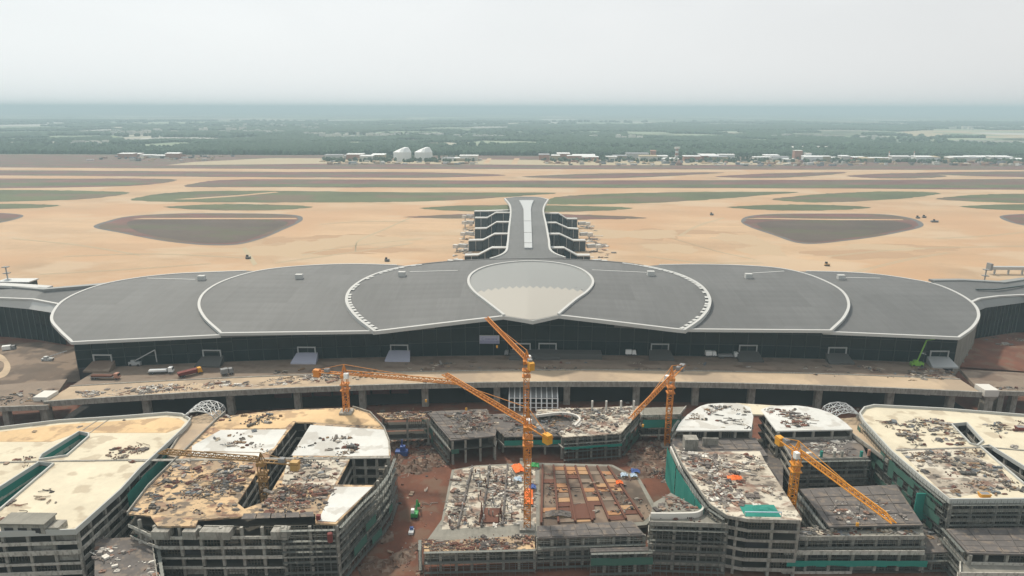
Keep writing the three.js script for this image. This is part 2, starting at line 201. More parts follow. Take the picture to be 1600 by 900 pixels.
const bigIslands = [
  [[-525.9,-810.5],[-534.2,-849.0],[-529.8,-891.6],[-490.6,-915.7],[-415.0,-924.0],[-311.3,-910.0],[-289.7,-872.3],[-288.7,-790.9],[-293.5,-733.8],[-306.1,-704.2],[-332.9,-699.9],[-389.4,-719.7],[-466.7,-768.3]],
  [[275.4,-874.8],[297.1,-918.4],[331.6,-939.6],[413.5,-948.1],[493.6,-941.9],[510.3,-908.7],[494.0,-851.9],[437.2,-800.4],[358.4,-749.7],[297.4,-727.6],[282.3,-783.0],[273.0,-835.5]],
  [[-967.5,-894.4],[-776.4,-918.1],[-711.1,-914.3],[-671.4,-892.6],[-659.5,-840.0],[-677.5,-796.5],[-842.0,-773.7]],
  [[638.4,-929.4],[687.9,-954.1],[782.0,-963.2],[944.8,-950.8],[842.8,-844.1],[663.7,-811.7],[619.8,-855.9]]];
for (const p of bigIslands) {
  const q = curve(p, 8), c = middle(q); sheet('gravel_border', q, -0.08, M.gravel);
  sheet('soil_island', ragged(q.map((a) => lerp2(c, a, 0.955)), 3), -0.04, M.brown);
}
sheet('grass_strip', curve([[-504.7,-855.0],[-465.3,-866.7],[-313.3,-861.1],[-300.0,-846.4],[-300.6,-781.8],[-312.0,-718.3],[-336.3,-710.4],[-399.0,-738.2],[-453.0,-777.1]], 8), 0.02, M.scrub);
sheet('grass_strip', curve([[294.4,-865.3],[363.6,-887.9],[475.2,-881.1],[479.5,-851.5],[434.1,-808.9],[360.1,-761.3],[304.4,-736.9],[289.7,-783.2]], 8), 0.02, M.scrub);
sheet('dirt_path', [[-512.0,-867.8],[-501.2,-878.8],[-303.1,-885.2],[-297.1,-874.7]], 0.05, M.taxiway);
sheet('dirt_path', [[286.0,-898.8],[307.2,-904.9],[401.6,-899.8],[493.2,-900.0],[490.7,-892.0],[397.0,-889.0]], 0.05, M.taxiway);
sheet('dirt_path', [[-557.7,-1065.4],[-535.1,-1082.1],[-479.1,-1121.5],[-433.4,-1172.3],[-423.6,-1163.4],[-468.7,-1109.1],[-527.6,-1066.5]], 0.02, M.taxiway);
sheet('dirt_path', [[-292.5,-684.1],[-291.2,-690.9],[-249.4,-613.5],[-249.9,-605.5]], -0.05, M.field);
for (const p of [[[-5443.2,-7145.9],[-5445.7,-7722.9],[-4745.2,-7226.2],[-4438.4,-6756.7],[-4586.6,-6499.0],[-4987.5,-6544.7]], [[-3062.6,-6750.2],[-2253.6,-7159.0],[-2110.0,-6700.9],[-2877.4,-6340.0]]]) sheet('lake', p, -0.3, M.lake);
sheet('field', [[2198.4,-4329.8],[2673.6,-4805.2],[3912.6,-4971.9],[2921.9,-3703.3],[2334.7,-3510.2],[2145.0,-3613.6],[1989.6,-3813.2]], -0.3, M.field);
sheet('field', [[-1524.1,-2546.9],[-1394.8,-2667.8],[-1185.3,-2703.3],[-1157.5,-2611.0],[-1295.0,-2474.4]], -0.3, M.paleGreen);
sheet('field', [[-2356.2,-3366.5],[-2112.2,-3543.3],[-1907.0,-3247.3],[-2098.8,-3036.3]], -0.3, M.paleGreen);
sheet('field', [[-910.9,-4888.4],[-300.1,-5183.3],[-263.5,-4941.0],[-792.9,-4473.1]], -0.3, M.field);
sheet('field', [[465.1,-6678.8],[1553.0,-7242.8],[1424.0,-6637.4],[485.6,-6164.1]], -0.3, M.paleGreen);
sheet('dirt_patch', [[-906.0,-1720.6],[-891.9,-1827.0],[-741.6,-1978.7],[-485.5,-1990.4],[66.1,-1939.6],[751.7,-1922.3],[708.7,-1809.9],[125.5,-1764.5],[-440.5,-1802.7]], -0.28, M.field);
for (const p of [[[-114.3,-1816.9],[-113.2,-2007.4],[-102.1,-2007.9],[-99.2,-1817.5]], [[-41.6,-1798.7],[-35.4,-2011.0],[-20.5,-2011.6],[-24.9,-1799.4]]]) sheet('road', p, -0.24, M.taxiway);

for (const p of [[[-220.7,-654.5],[-199.2,-686.9],[-153.6,-723.1],[-115.5,-746.8]], [[-234.7,-619.4],[-169.8,-674.7],[-124.8,-716.7]], [[288.4,-595.5],[370.1,-653.9],[425.5,-685.9]], [[162.8,-755.3],[193.9,-685.5],[220.2,-646.7]], [[-450.0,-641.7],[-369.5,-656.2],[-273.7,-641.0]], [[-423.6,-568.1],[-357.1,-589.6],[-293.2,-615.0]], [[-154.1,-892.7],[-169.9,-803.4],[-182.9,-729.6],[-173.0,-674.6]], [[261.2,-906.1],[212.3,-843.1],[173.4,-771.5]], [[-257.0,-837.9],[-214.0,-859.2],[-148.9,-861.3]], [[457.4,-764.3],[525.5,-782.3],[587.5,-809.3]], [[118.0,-658.4],[162.0,-633.7],[221.7,-632.6]], [[294.3,-663.5],[397.2,-704.6],[527.1,-722.2]], [[-568.1,-733.0],[-474.5,-699.1],[-378.8,-649.8]]]) { const c = curve(p, 8, false), b = nb(); sweep(b, c.map((q) => [q[0], -0.14, q[1]]), 0.7, 0.7, 0.01, 0.01); sweep(b, c.map((q) => [q[0] + 1, -0.14, q[1] + 3.2]), 0.6, 0.6, 0.01, 0.01); const m = b.build('wheel_track', M.field); m.userData.kind = 'structure'; }
const farFields = [];
{ // paler fields and clearings far out in the haze
  const b = nb(); b.col = [0, 0, 0];
  for (let i = 0; i < 240; i++) { const d = 2500 * Math.pow(9, rnd()), x = rr(-0.95, 0.95) * d, w = rr(0.02, 0.09) * d, l = rr(0.03, 0.1) * d, c = pick([[0.42, 0.38, 0.29], [0.30, 0.34, 0.22], [0.20, 0.25, 0.15], [0.5, 0.47, 0.42], [0.24, 0.28, 0.18]]); b.col = c; const n = 9, P = []; for (let k = 0; k < n; k++) { const a = k / n * 6.2832, q = rr(0.7, 1.15); P.push([x + Math.cos(a) * w * q, -d + Math.sin(a) * l * q]); } if (-d + l > -2300) continue; if (d < 7500) farFields.push(P); b.prism(P, -0.55, -0.25); }
  const m = b.build('field', debrisMat); m.userData.kind = 'structure';
}
{ // worn and damp patches of graded sand
  for (let i = 0; i < 34; i++) { const p = pick([[[-507.6,-687.8],[-138.4,-716.3],[-257.0,-837.9],[-474.8,-641.0]], [[111.7,-658.2],[427.1,-667.4],[404.2,-682.1],[165.4,-804.9]], [[-213.8,-648.6],[-79.9,-683.8],[-145.6,-841.4],[-280.7,-862.2]]]), [x0, x1, z0, z1] = bounds(p), c = [rr(x0, x1), rr(z0, z1)], rx = rr(18, 70), rz = rr(8, 34), n = 40, s0 = i * 5.3; const q = Array.from({ length: n }, (_, k) => { const a = k / n * 6.2832, f = 0.35 + 1.3 * fbm(Math.cos(a) * 2.2 + 40 + s0, Math.sin(a) * 2.2 + 40, 4096, 7, 3); return [c[0] + Math.cos(a) * rx * f, c[1] + Math.sin(a) * rz * f]; }); if (bigIslands.some((b) => q.some((v) => inside(v, b)))) continue; sheet('sand_patch', q, -0.185 + i * 0.0012, i % 3 ? M.palePatch : M.brownPatch); }
}
// forest beyond the airfield: thousands of crowns that read as one mass
{
  const blob = new THREE.IcosahedronGeometry(1, 1), bp = blob.attributes.position; 
  for (let i = 0; i < bp.count; i++) { const k = 0.78 + 0.44 * hash(Math.round(bp.getX(i) * 50), Math.round(bp.getY(i) * 50) + Math.round(bp.getZ(i) * 70), 5); bp.setXYZ(i, bp.getX(i) * k, bp.getY(i) * k, bp.getZ(i) * k); }
  blob.computeVertexNormals();
  const NF = 120000, f = new THREE.InstancedMesh(blob, leafMat, NF), m = new THREE.Matrix4(), q = new THREE.Quaternion(), c = new THREE.Color(), up = new THREE.Vector3(0, 1, 0);
  const open = [[[2198.4,-4329.8],[2673.6,-4805.2],[3912.6,-4971.9],[2921.9,-3703.3],[2334.7,-3510.2],[2145.0,-3613.6],[1989.6,-3813.2]], [[-1524.1,-2546.9],[-1394.8,-2667.8],[-1185.3,-2703.3],[-1157.5,-2611.0],[-1295.0,-2474.4]], [[-2356.2,-3366.5],[-2112.2,-3543.3],[-1907.0,-3247.3],[-2098.8,-3036.3]], [[-910.9,-4888.4],[-300.1,-5183.3],[-263.5,-4941.0],[-792.9,-4473.1]], [[465.1,-6678.8],[1553.0,-7242.8],[1424.0,-6637.4],[485.6,-6164.1]]];
  let k = 0;
  while (k < NF) {
    const d = 2130 / Math.pow(1 - rnd() * 0.72, 1), x = rr(-1.02, 1.02) * d, z = -d; const edge = 2110 - 0.006 * x + 12 * Math.sin(x / 90) + 8 * Math.sin(x / 23);
    if (d < edge || open.some((p) => inside([x, z], p)) || (d > 2600 && farFields.some((p) => inside([x, z], p)))) continue;
    const g = fbm(x / 900 + 50, z / 500 + 50, 4096, 91, 3); if (d > edge + 170 && g > 0.515 && rnd() < 0.95) continue;
    const far = d / 2130, r = rr(5, 9) * Math.min(3, Math.pow(far, 1.2)), h = rr(6, 9) * (0.7 + 0.6 * g) * (1 + 0.15 * far);
    m.compose(new THREE.Vector3(x, h * 0.55, z), q.setFromAxisAngle(up, rnd() * 6.28), new THREE.Vector3(r, h, r)); f.setMatrixAt(k, m);
    const t = rr(0.6, 1.35); c.setRGB(0.050 * t, 0.090 * t, 0.052 * t); f.setColorAt(k, c); k++;
  }
  const NT = 900, tr = new THREE.InstancedMesh(blob, leafMat, NT), strip = [[[50.7,-2041.5],[1545.0,-2083.1],[1415.6,-1905.5],[46.6,-1868.2]], [[-568.0,-1986.6],[-153.9,-2005.5],[-142.9,-1859.8],[-527.6,-1843.0]]];
  for (let i = 0; i < NT; i++) { const [x0, x1, z0, z1] = bounds(strip[i % 4 ? 0 : 1]), w = rr(3, 7); m.compose(new THREE.Vector3(rr(x0, x1), 3, rr(z0, z1)), q.setFromAxisAngle(up, rnd() * 6.28), new THREE.Vector3(w, rr(4, 8), w)); tr.setMatrixAt(i, m); const t = rr(0.7, 1.5); c.setRGB(0.04 * t, 0.062 * t, 0.03 * t); tr.setColorAt(i, c); }
  tr.name = 'trees_between_sheds'; tr.userData = { kind: 'stuff', label: 'dark scrub and small trees between the far sheds', category: 'scrub' }; place(tr);
  f.name = 'forest'; f.userData = { kind: 'stuff', label: 'dark green forest reaching to the horizon beyond the airfield', category: 'forest' }; place(f);
}

// ---------- far buildings along the airfield's edge ----------
function shed(x, z, w, d, h, rise, wm, rm, label, group, name = 'shed', cat = 'shed') {
  const t = thing(name, label, cat, [x, -0.3, z], group);
  nb().box(x, -0.3, z, w, h + 0.3, d).build('wall', wm, t);
  const r = nb(); r.hexa([[x - w / 2 - 1, h, z + d / 2 + 1], [x + w / 2 + 1, h, z + d / 2 + 1], [x + w / 2 + 1, h, z - d / 2 - 1], [x - w / 2 - 1, h, z - d / 2 - 1], [x - w / 2 - 1, h + rise * 0.2, z + d / 2 + 1], [x + w / 2 + 1, h + rise * 0.2, z + d / 2 + 1], [x + w / 2 + 1, h + rise, z - d / 2 - 1], [x - w / 2 - 1, h + rise, z - d / 2 - 1]]); r.build('roof', rm, t);
  return t;
}
function hall(x, z, label) { // white storage hall with a slanting crown
  const t = thing('storage_hall', label, 'building', [x, -0.3, z]), b = nb(), n = 14, q = []; 
  for (let i = 0; i < n; i++) { const a = (i / n) * 6.2832; q.push([x + 25 * Math.cos(a), z + 20 * Math.sin(a)]); }
  b.prism(q, -0.3, 22).build('wall', M.whitePaint, t);
  const r = nb(); q.forEach((p, i) => { const s = q[(i + 1) % n], top = (c) => [x + 4 + (c[0] - x) * 0.55, 32 + (c[0] - x) * 0.12, z + (c[1] - z) * 0.55]; r.quad([s[0], 22, s[1]], [p[0], 22, p[1]], top(p), top(s)); r.quad(top(s), top(p), [x + 6, 35, z], [x + 6, 35, z]); }); r.build('roof', M.whitePaint, t);
}
{ const [a, b] = [[-345.4,-1921.2],[-286.9,-1923.8]]; hall(a[0], a[1], 'big white storage hall beyond the runways, left one of the pair'); hall(b[0], b[1], 'big white storage hall beyond the runways, right one of the pair'); }
{ const t0 = 'low pale shed in the far row of buildings beyond the runways', g0 = 'sheds in the far row beyond the runways';
  const row = [[-532.9,-1912.8],[-515.6,-1963.2],[-480.6,-1939.7],[-442.8,-1916.8],[-416.1,-1942.6],[-216.7,-1902.9],[-185.1,-1904.3],[-158.7,-1905.5],[48.8,-1963.5],[80.5,-1940.2],[105.9,-2017.4],[132.5,-1942.6],[159.4,-1943.8],[184.0,-1920.7],[236.6,-1947.2],[263.2,-1973.2],[335.1,-1927.4],[371.7,-1953.3],[395.7,-1930.1],[456.3,-1932.8],[512.6,-1959.6],[531.4,-1936.2],[653.2,-1941.6],[686.7,-1967.4],[703.4,-1943.8],[719.7,-1920.8],[783.7,-1923.7],[813.9,-1925.0],[861.6,-1975.2],[883.4,-1951.8],[923.1,-1953.6],[933.3,-1930.3],[961.9,-1931.5],[1004.5,-1957.2],[1028.0,-1934.5],[1090.6,-1937.2],[1117.5,-1938.4],[1194.6,-1941.8],[1240.3,-1967.7],[1283.5,-1994.1],[1307.7,-1970.7],[1320.5,-1947.4],[1352.9,-1948.8],[1396.2,-1950.7],[1450.3,-1953.1],[-1155.5,-1986.1],[-1142.7,-2013.6],[-1096.9,-1988.8],[-1063.9,-1990.3],[-1010.6,-1966.4]];
  row.forEach(([x, z]) => shed(x, z, rr(20, 52), rr(14, 30), rr(6, 14), rr(1, 3), pick([M.wall, M.wall, M.whitePaint, M.field, M.brick]), pick([M.shedRoof, M.shedRoof, M.whitePaint, M.whitePaint, M.shedDark, M.field]), t0, g0));
  const nth = (i) => i + (i % 10 === 1 && i !== 11 ? 'st' : i % 10 === 2 && i !== 12 ? 'nd' : i % 10 === 3 && i !== 13 ? 'rd' : 'th'), say = new Map([[M.shedRoof, 'pale grey'], [M.whitePaint, 'white'], [M.shedDark, 'dark'], [M.field, 'tan']]), wl = new Map([[M.wall, 'beige'], [M.whitePaint, 'white'], [M.field, 'tan'], [M.brick, 'brick red']]);
  scene.children.filter((o) => o.userData.group === g0).sort((a, b) => a.position.x - b.position.x).forEach((o, i) => { o.userData.label = `low ${wl.get(o.children[0].material)} shed with ${say.get(o.children[1].material)} roof, ${nth(i + 1)} from the left along the far row`; });
  const b = nb(); b.col = [0, 0, 0]; for (const [p, n] of [[[[50.1,-2014.9],[800.3,-2049.1],[709.2,-1769.2],[44.0,-1761.0]], 260], [[[-553.9,-1936.4],[-150.0,-1954.6],[-128.1,-1774.1],[-503.7,-1758.0]], 90], [[[780.1,-1996.5],[1486.8,-2003.2],[1335.7,-1795.8],[700.7,-1789.0]], 170], [[[-1204.6,-2038.4],[-960.1,-2049.8],[-868.4,-1850.7],[-1103.0,-1863.5]], 50]]) { const [x0, x1, z0, z1] = bounds(p); for (let i = 0; i < n; i++) { const c = pick([[0.5, 0.48, 0.43], [0.6, 0.58, 0.55], [0.42, 0.3, 0.2], [0.3, 0.16, 0.12], [0.12, 0.12, 0.12], [0.55, 0.42, 0.28], [0.2, 0.22, 0.25]]); b.col = c; b.box(rr(x0, x1), -0.3, rr(z0, z1), rr(4, 18), rr(2, 6), rr(4, 12), rr(-0.2, 0.2)); } }
  b.build('yard_clutter', debrisMat).userData = { kind: 'stuff', label: 'jumble of small stores and materials around the far row of sheds', category: 'yard clutter' }; }
{
  const [a] = [[161.4,-1968.6]]; shed(a[0], a[1], 62, 26, 10, 4, M.whitePaint, M.whitePaint, 'long white roofed shed in the far row just right of the pier tip', null, 'warehouse', 'warehouse');
  const [b] = [[316.4,-2001.0]]; shed(b[0], b[1], 64, 24, 15, 2, M.wall, M.shedDark, 'long dark roofed hall with pale end beyond the runways', null, 'warehouse', 'warehouse');
  const [c] = [[362.6,-2003.1]]; shed(c[0], c[1], 14, 14, 22, 2, M.brick, M.brick, 'reddish block standing beside the long dark roofed hall', null, 'building', 'building');
  const [d] = [[518.2,-2010.1]]; shed(d[0], d[1], 48, 18, 12, 2, M.wall, M.shedRoof, 'pale hall with a stair tower right of the red and white mast', null, 'building', 'building');
  const [e] = [[566.7,-1986.8]]; shed(e[0], e[1], 44, 18, 13, 2, M.whitePaint, M.shedRoof, 'white hall furthest along from the red and white mast', null, 'building', 'building');
  const [f] = [[761.3,-1970.7]]; shed(f[0], f[1], 22, 18, 26, 1, M.brick, M.wall, 'pinkish multi-storey block rising above the far row on the right', null, 'apartment_block', 'building');
  const [h] = [[780.7,-1947.3]]; shed(h[0], h[1], 16, 14, 20, 1, M.whitePaint, M.wall, 'white narrow block beside the pinkish multi-storey block', null, 'apartment_block', 'building');
  const [i] = [[1180.2,-1941.2]]; shed(i[0], i[1], 40, 24, 9, 4, M.field, M.wall, 'cream shed at the right end of the far row', null, 'warehouse', 'warehouse');
  const [j] = [[1307.5,-1995.1]]; shed(j[0], j[1], 120, 30, 9, 3, M.whitePaint, M.whitePaint, 'very long white warehouse at the right edge of the far row', null, 'warehouse', 'warehouse');
  for (const [u, lab] of [[[425.7,-1980.5], 'red and white banded control mast beyond the runways'], [[1009.9,-1957.4], 'thin red lattice mast in the far right row, left of two'], [[1080.5,-1960.6], 'thin red lattice mast in the far right row, right of two']]) {
    const t = thing('radio_mast', lab, 'tower', [u[0], -0.3, u[1]]), thick = lab.includes('banded') ? 9 : 3, H = thick > 5 ? 30 : 26;
    for (let q = 0; q < 5; q++) nb().box(u[0], -0.3 + q * H / 5, u[1], thick * (1 - q * 0.08), H / 5, thick * (1 - q * 0.08)).build('band', q % 2 ? M.whitePaint : M.brick, t);
    if (thick > 5) nb().box(u[0], H - 0.3, u[1], 13, 5, 13).build('cabin', M.wall, t);
  }
}
{ // far settlement: specks of roofs among the trees
  const b = nb(); for (const [p, n, dx, dz] of [[[-1811.8,-5141.7], 60, 500, 900], [[-886.3,-3460.3], 26, 240, 120], [[-566.7,-3561.0], 16, 160, 60], [[-235.5,-3280.2], 18, 120, 60], [[-2197.9,-3809.5], 22, 180, 160], [[-1671.7,-2629.2], 8, 60, 50], [[3366.2,-5078.0], 26, 320, 120], [[1323.8,-3375.5], 12, 160, 60], [[1633.1,-3325.0], 6, 60, 30], [[414.7,-3319.9], 10, 120, 60], [[-1540.4,-3855.0], 20, 200, 200]])
    for (let i = 0; i < n; i++) { const x = p[0] + rr(-dx, dx), z = p[1] + rr(-dz, dz); b.box(x, -0.3, z, rr(12, 45), rr(12, 22), rr(10, 22), rr(0, 3)); }
  const s = b.build('distant_town', M.wall); s.userData = { kind: 'stuff', label: 'pale specks of a distant town in the hazy forest', category: 'town' };
}

// ---------- passenger terminal ----------
const Lh = (k, x, d) => { const t = clamp((d - 325) / 110, -0.2, 1.25), c = 2 * t - t * t; return k === 1 ? 31.5 + 5 * Math.max(0, 1 - Math.abs(x - 2) / 76) * Math.max(0, 1 - t) + 12 * c : k === 2 ? 30.3 + 10.5 * c : 29 + 9.5 * c; };
const fz = (x) => 0.000317 * x * x + -0.03930 * x - 342.40;
const vz = (x) => 0.000383 * x * x + -0.04849 * x - 304.55;
const terminal = thing('airport_terminal', 'huge terminal with overlapping dark grey petal roofs and long pier behind', 'airport terminal', [0, 0, -345]);
function shell(name, m, out, k, lift, thick, rings = 12, centre = null) {
  const b = nb(), c = centre || middle(out), n = out.length, H = (x, z) => Lh(k, x, -z) + lift;
  const nrm = (x, z) => { const e = 0.5, v = new THREE.Vector3(-(H(x + e, z) - H(x - e, z)) / (2 * e), 1, -(H(x, z + e) - H(x, z - e)) / (2 * e)).normalize(); return [v.x, v.y, v.z]; };
  const put = (x, z, dy, s) => { const q = nrm(x, z); return b.v(x, H(x, z) + dy, z, q[0] * s, q[1] * s, q[2] * s, x, z); };
  let area = 0; out.forEach((p, i) => { const q = out[(i + 1) % n]; area += p[0] * q[1] - q[0] * p[1]; });
  for (const [dy, s] of [[0, 1], [-thick, -1]]) {
    const c0 = put(c[0], c[1], dy, s); let prev = null; 
    for (let r = 1; r <= rings; r++) {
      const ring = out.map((p) => { const q = lerp2(c, p, r / rings); return put(q[0], q[1], dy, s); });
      for (let i = 0; i < n; i++) { const j = (i + 1) % n, tri = prev ? [[prev[i], ring[i], ring[j]], [prev[i], ring[j], prev[j]]] : [[c0, ring[i], ring[j]]]; for (const t of tri) (area < 0) === (s > 0) ? b.i.push(...t) : b.i.push(t[0], t[2], t[1]); }
      prev = ring;
    }
  }
  out.forEach((p, i) => { const q = out[(i + 1) % n], a = [p[0], H(...p) - thick, p[1]], e = [q[0], H(...q) - thick, q[1]], f = [q[0], H(...q), q[1]], g = [p[0], H(...p), p[1]]; area < 0 ? b.quad(a, e, f, g) : b.quad(e, a, g, f); });
  return b.build(name, m, terminal);
}
function sweep(b, pts, wIn, wOut, up, down, closed = false) { // rectangular section along a 3-D line; «out» is to the right of travel
  const n = pts.length, S = pts.map((p, i) => {
    const a = pts[closed ? (i + n - 1) % n : Math.max(0, i - 1)], c = pts[closed ? (i + 1) % n : Math.min(n - 1, i + 1)]; let dx = c[0] - a[0], dz = c[2] - a[2]; const l = Math.hypot(dx, dz) || 1; dx /= l; dz /= l;
    const R = [-dz, dx]; return [[p[0] - R[0] * wIn, p[1] - down, p[2] - R[1] * wIn], [p[0] + R[0] * wOut, p[1] - down, p[2] + R[1] * wOut], [p[0] + R[0] * wOut, p[1] + up, p[2] + R[1] * wOut], [p[0] - R[0] * wIn, p[1] + up, p[2] - R[1] * wIn]];
  });
  for (let i = 0; i < (closed ? n : n - 1); i++) { const A = S[i], C = S[(i + 1) % n]; for (let k = 0; k < 4; k++) { const j = (k + 1) % 4; b.quad(A[k], C[k], C[j], A[j]); } }
  if (!closed) { const A = S[0], C = S[n - 1]; b.quad(A[0], A[1], A[2], A[3]); b.quad(C[3], C[2], C[1], C[0]); }
  return b;
}
const on = (k, pts, lift = 0) => pts.map(([x, z]) => [x, Lh(k, x, -z) + lift, z]);
const dense = (pts, step = 6) => { const o = []; pts.forEach((p, i) => { if (i === pts.length - 1) return o.push(p); const q = pts[i + 1], n = Math.max(1, Math.round(Math.hypot(q[0] - p[0], q[1] - p[1]) / step)); for (let k = 0; k < n; k++) o.push(lerp2(p, q, k / n)); }); return o; };
function petal(k, arc, rest, tipFront, lbl) {
  const a = curve(arc, 8, false), r = dense([a[a.length - 1], ...rest, a[0]]).slice(1, -1);
  shell('roof_petal', M.roof, [...a, ...r], k, 0, 1.3);
  const rim = nb(), front = dense([tipFront, a[0]]); 
  const line = on(k, [...(tipFront ? front.slice(0, -1) : []), ...a]);
  let area = 0; [...a, ...r].forEach((p, i, o) => { const q = o[(i + 1) % o.length]; area += p[0] * q[1] - q[0] * p[1]; });
  sweep(rim, line, 0.4, 1.0, 0.3, 1.2);
  rim.build('roof_rim', M.rim, terminal);
}
petal(3, [[-224.9,-315.8],[-239.2,-328.0],[-250.7,-339.4],[-257.1,-351.3],[-260.8,-364.7],[-259.8,-378.9],[-253.7,-394.1],[-240.9,-406.3],[-223.4,-415.5],[-205.0,-419.9],[-180.1,-424.6]], [[-152.2,-422.0],[-120.7,-327.3],[-158.5,-323.7]], [[-153.8,-324.1]][0]);
petal(3, [[216.2,-328.6],[230.4,-340.7],[241.9,-354.9],[248.4,-370.1],[249.8,-387.6],[246.4,-404.3],[236.8,-415.1],[222.3,-425.5],[204.6,-430.8],[180.9,-432.8]], [[156.1,-432.1],[126.4,-342.5],[158.8,-333.0]], [[151.0,-333.5]][0]);
petal(2, [[-153.4,-323.6],[-170.1,-341.3],[-180.0,-357.2],[-184.2,-372.9],[-183.1,-389.1],[-177.0,-404.4],[-166.9,-417.7],[-146.1,-429.1],[-116.4,-435.5],[-84.4,-433.6]], [[-58.0,-423.8],[-46.3,-332.7],[-76.4,-326.8]], [[-71.6,-327.2]][0]);
petal(2, [[154.1,-332.1],[167.2,-347.3],[176.8,-363.9],[181.6,-383.4],[179.6,-400.7],[173.1,-418.6],[161.8,-431.5],[141.3,-438.3],[116.9,-440.5],[87.3,-438.6]], [[56.6,-426.8],[45.7,-335.7],[80.9,-332.2]], [[74.4,-332.0]][0]);
{
  const arc = [[-75.9,-324.5],[-88.7,-339.4],[-98.0,-356.7],[-100.3,-371.7],[-97.7,-387.2],[-90.4,-403.1],[-79.1,-416.2],[-64.4,-426.1],[-46.7,-434.0],[-22.0,-440.8],[1.3,-443.7],[24.6,-442.3],[47.4,-437.8],[67.1,-429.8],[83.1,-417.1],[94.1,-403.3],[101.2,-384.7],[101.8,-366.3],[98.4,-353.7],[90.8,-340.3],[80.0,-328.3]], front = [[16.9,-335.3],[-11.2,-333.5]];
  const a = curve(arc, 8, false), r = dense([a[a.length - 1], ...front, a[0]]).slice(1, -1);
  shell('roof_petal', M.roof, [...a, ...r], 1, 0, 1.5, 18);
  for (const [s0, s1] of [[0, 0.33], [0.67, 1]]) sweep(nb(), on(1, a.slice(Math.round(s0 * a.length), Math.round(s1 * a.length) + (s1 === 1 ? 0 : 1))), 0.5, 1.1, 0.4, 1.7).build('roof_rim', M.rim, terminal); sweep(nb(), on(1, a.slice(Math.round(0.33 * a.length), Math.round(0.67 * a.length) + 1)), 0.7, 1.0, 0.3, 1.8).build('rear_edge', M.roof, terminal);
  const V = [[-11.2,-333.5],[3.4,-326.9],[16.9,-335.3]], all = [...dense([a[a.length - 1], V[2]]), ...dense([V[2], V[1]]).slice(1), ...dense([V[1], V[0]]).slice(1), ...dense([V[0], a[0]]).slice(1)];
  sweep(nb(), on(1, all), 0.5, 1.2, 0.35, 1.5).build('front_rim', M.rim, terminal);
  const rimPanel = (pts, s0, s1, inn) => { // loose white edge panels laid along the inside of the rim
    let run = 0; for (let i = 0; i < pts.length - 1; i++) { const p = pts[i], q = pts[i + 1], l = Math.hypot(q[0] - p[0], q[1] - p[1]); run += l; if (run < 3.2) continue; run = 0; const f = i / (pts.length - 1); if (f < s0 || f > s1 || rnd() < 0.08) continue;
      const dx = (q[0] - p[0]) / l, dz = (q[1] - p[1]) / l, x = p[0] + dz * inn, z = p[1] - dx * inn; nb().box(x, Lh(1, x, -z) + 0.05, z, 3.5 * rr(0.85, 1), rr(0.2, 0.35), 1.7, -Math.atan2(dz, dx)).build('edge_panel', M.rim, terminal); } };
  rimPanel(dense(a, 1.2), 0, 0.34, -1.9); rimPanel(dense(a, 1.2), 0.66, 1, -1.9);
  // the leaf-shaped skylight in the middle
  const dArc = [[-11.2,-333.5],[-21.1,-351.3],[-29.1,-366.6],[-33.3,-381.6],[-32.9,-397.6],[-26.2,-413.7],[-14.3,-425.4],[2.5,-432.1],[18.9,-427.5],[31.2,-415.3],[37.7,-399.3],[39.0,-383.3],[34.4,-368.0],[27.1,-355.0],[16.9,-335.3]], da = curve(dArc, 8, false);
  const zig = []; const zz = [[32.8,-365.8],[24.4,-368.7],[13.8,-369.9],[2.3,-369.4],[-9.2,-369.4],[-19.1,-367.2],[-27.1,-363.5]]; const zd = dense(zz, 2.0); zd.forEach((p, i) => zig.push([p[0], p[1] + (i % 2 && i < zd.length - 1 ? -4.2 : 0)]));
  const spread = (pts, n) => { const L = [0]; pts.forEach((p, q) => q && L.push(L[q - 1] + Math.hypot(p[0] - pts[q - 1][0], p[1] - pts[q - 1][1]))); return Array.from({ length: n }, (_, q) => { const d = L[L.length - 1] * q / (n - 1); let a = 1; while (a < L.length - 1 && L[a] < d) a++; return lerp2(pts[a - 1], pts[a], (d - L[a - 1]) / (L[a] - L[a - 1] || 1)); }); };
  const loft = (name, m, from, to, lift, rows = 16) => { const b = nb(), n = from.length, t = spread(to, n), id = []; const H = (x, z) => Lh(1, x, -z) + lift; for (let q = 0; q <= rows; q++) for (let a = 0; a < n; a++) { const [x, z] = lerp2(from[a], t[a], q / rows), e = 0.6, v = new THREE.Vector3(-(H(x + e, z) - H(x - e, z)) / 2 / e, 1, -(H(x, z + e) - H(x, z - e)) / 2 / e).normalize(); id.push(b.v(x, H(x, z), z, v.x, v.y, v.z, x, z)); }
    for (let q = 0; q < rows; q++) for (let a = 0; a < n - 1; a++) { const k = q * n + a, A = new THREE.Vector2(t[a][0] - from[a][0], t[a][1] - from[a][1]); lift > 0.47 ? b.i.push(k, k + n, k + n + 1, k, k + n + 1, k + 1) : b.i.push(k, k + n + 1, k + n, k, k + 1, k + n + 1); } b.build(name, m, terminal); };
  loft('skylight_upper', M.greyRoof, [...zig].reverse(), da.filter((p) => p[1] < zz[0][1]), 0.45);
  sweep(nb(), on(1, da, 0.6), 0.5, 0.9, 0.5, 0.6).build('skylight_rim', M.rim, terminal);
  const lo = da.filter((p) => p[1] > zz[0][1] + 1.5), left = lo.filter((p) => p[0] < 0).sort((p, q) => p[1] - q[1]), right = lo.filter((p) => p[0] > 0).sort((p, q) => q[1] - p[1]);
  loft('skylight_lower', M.creamRoof, [...zig].reverse(), [...left, ...dense([V[0], V[1]]), ...dense([V[1], V[2]]).slice(1), ...right], 0.5);
}
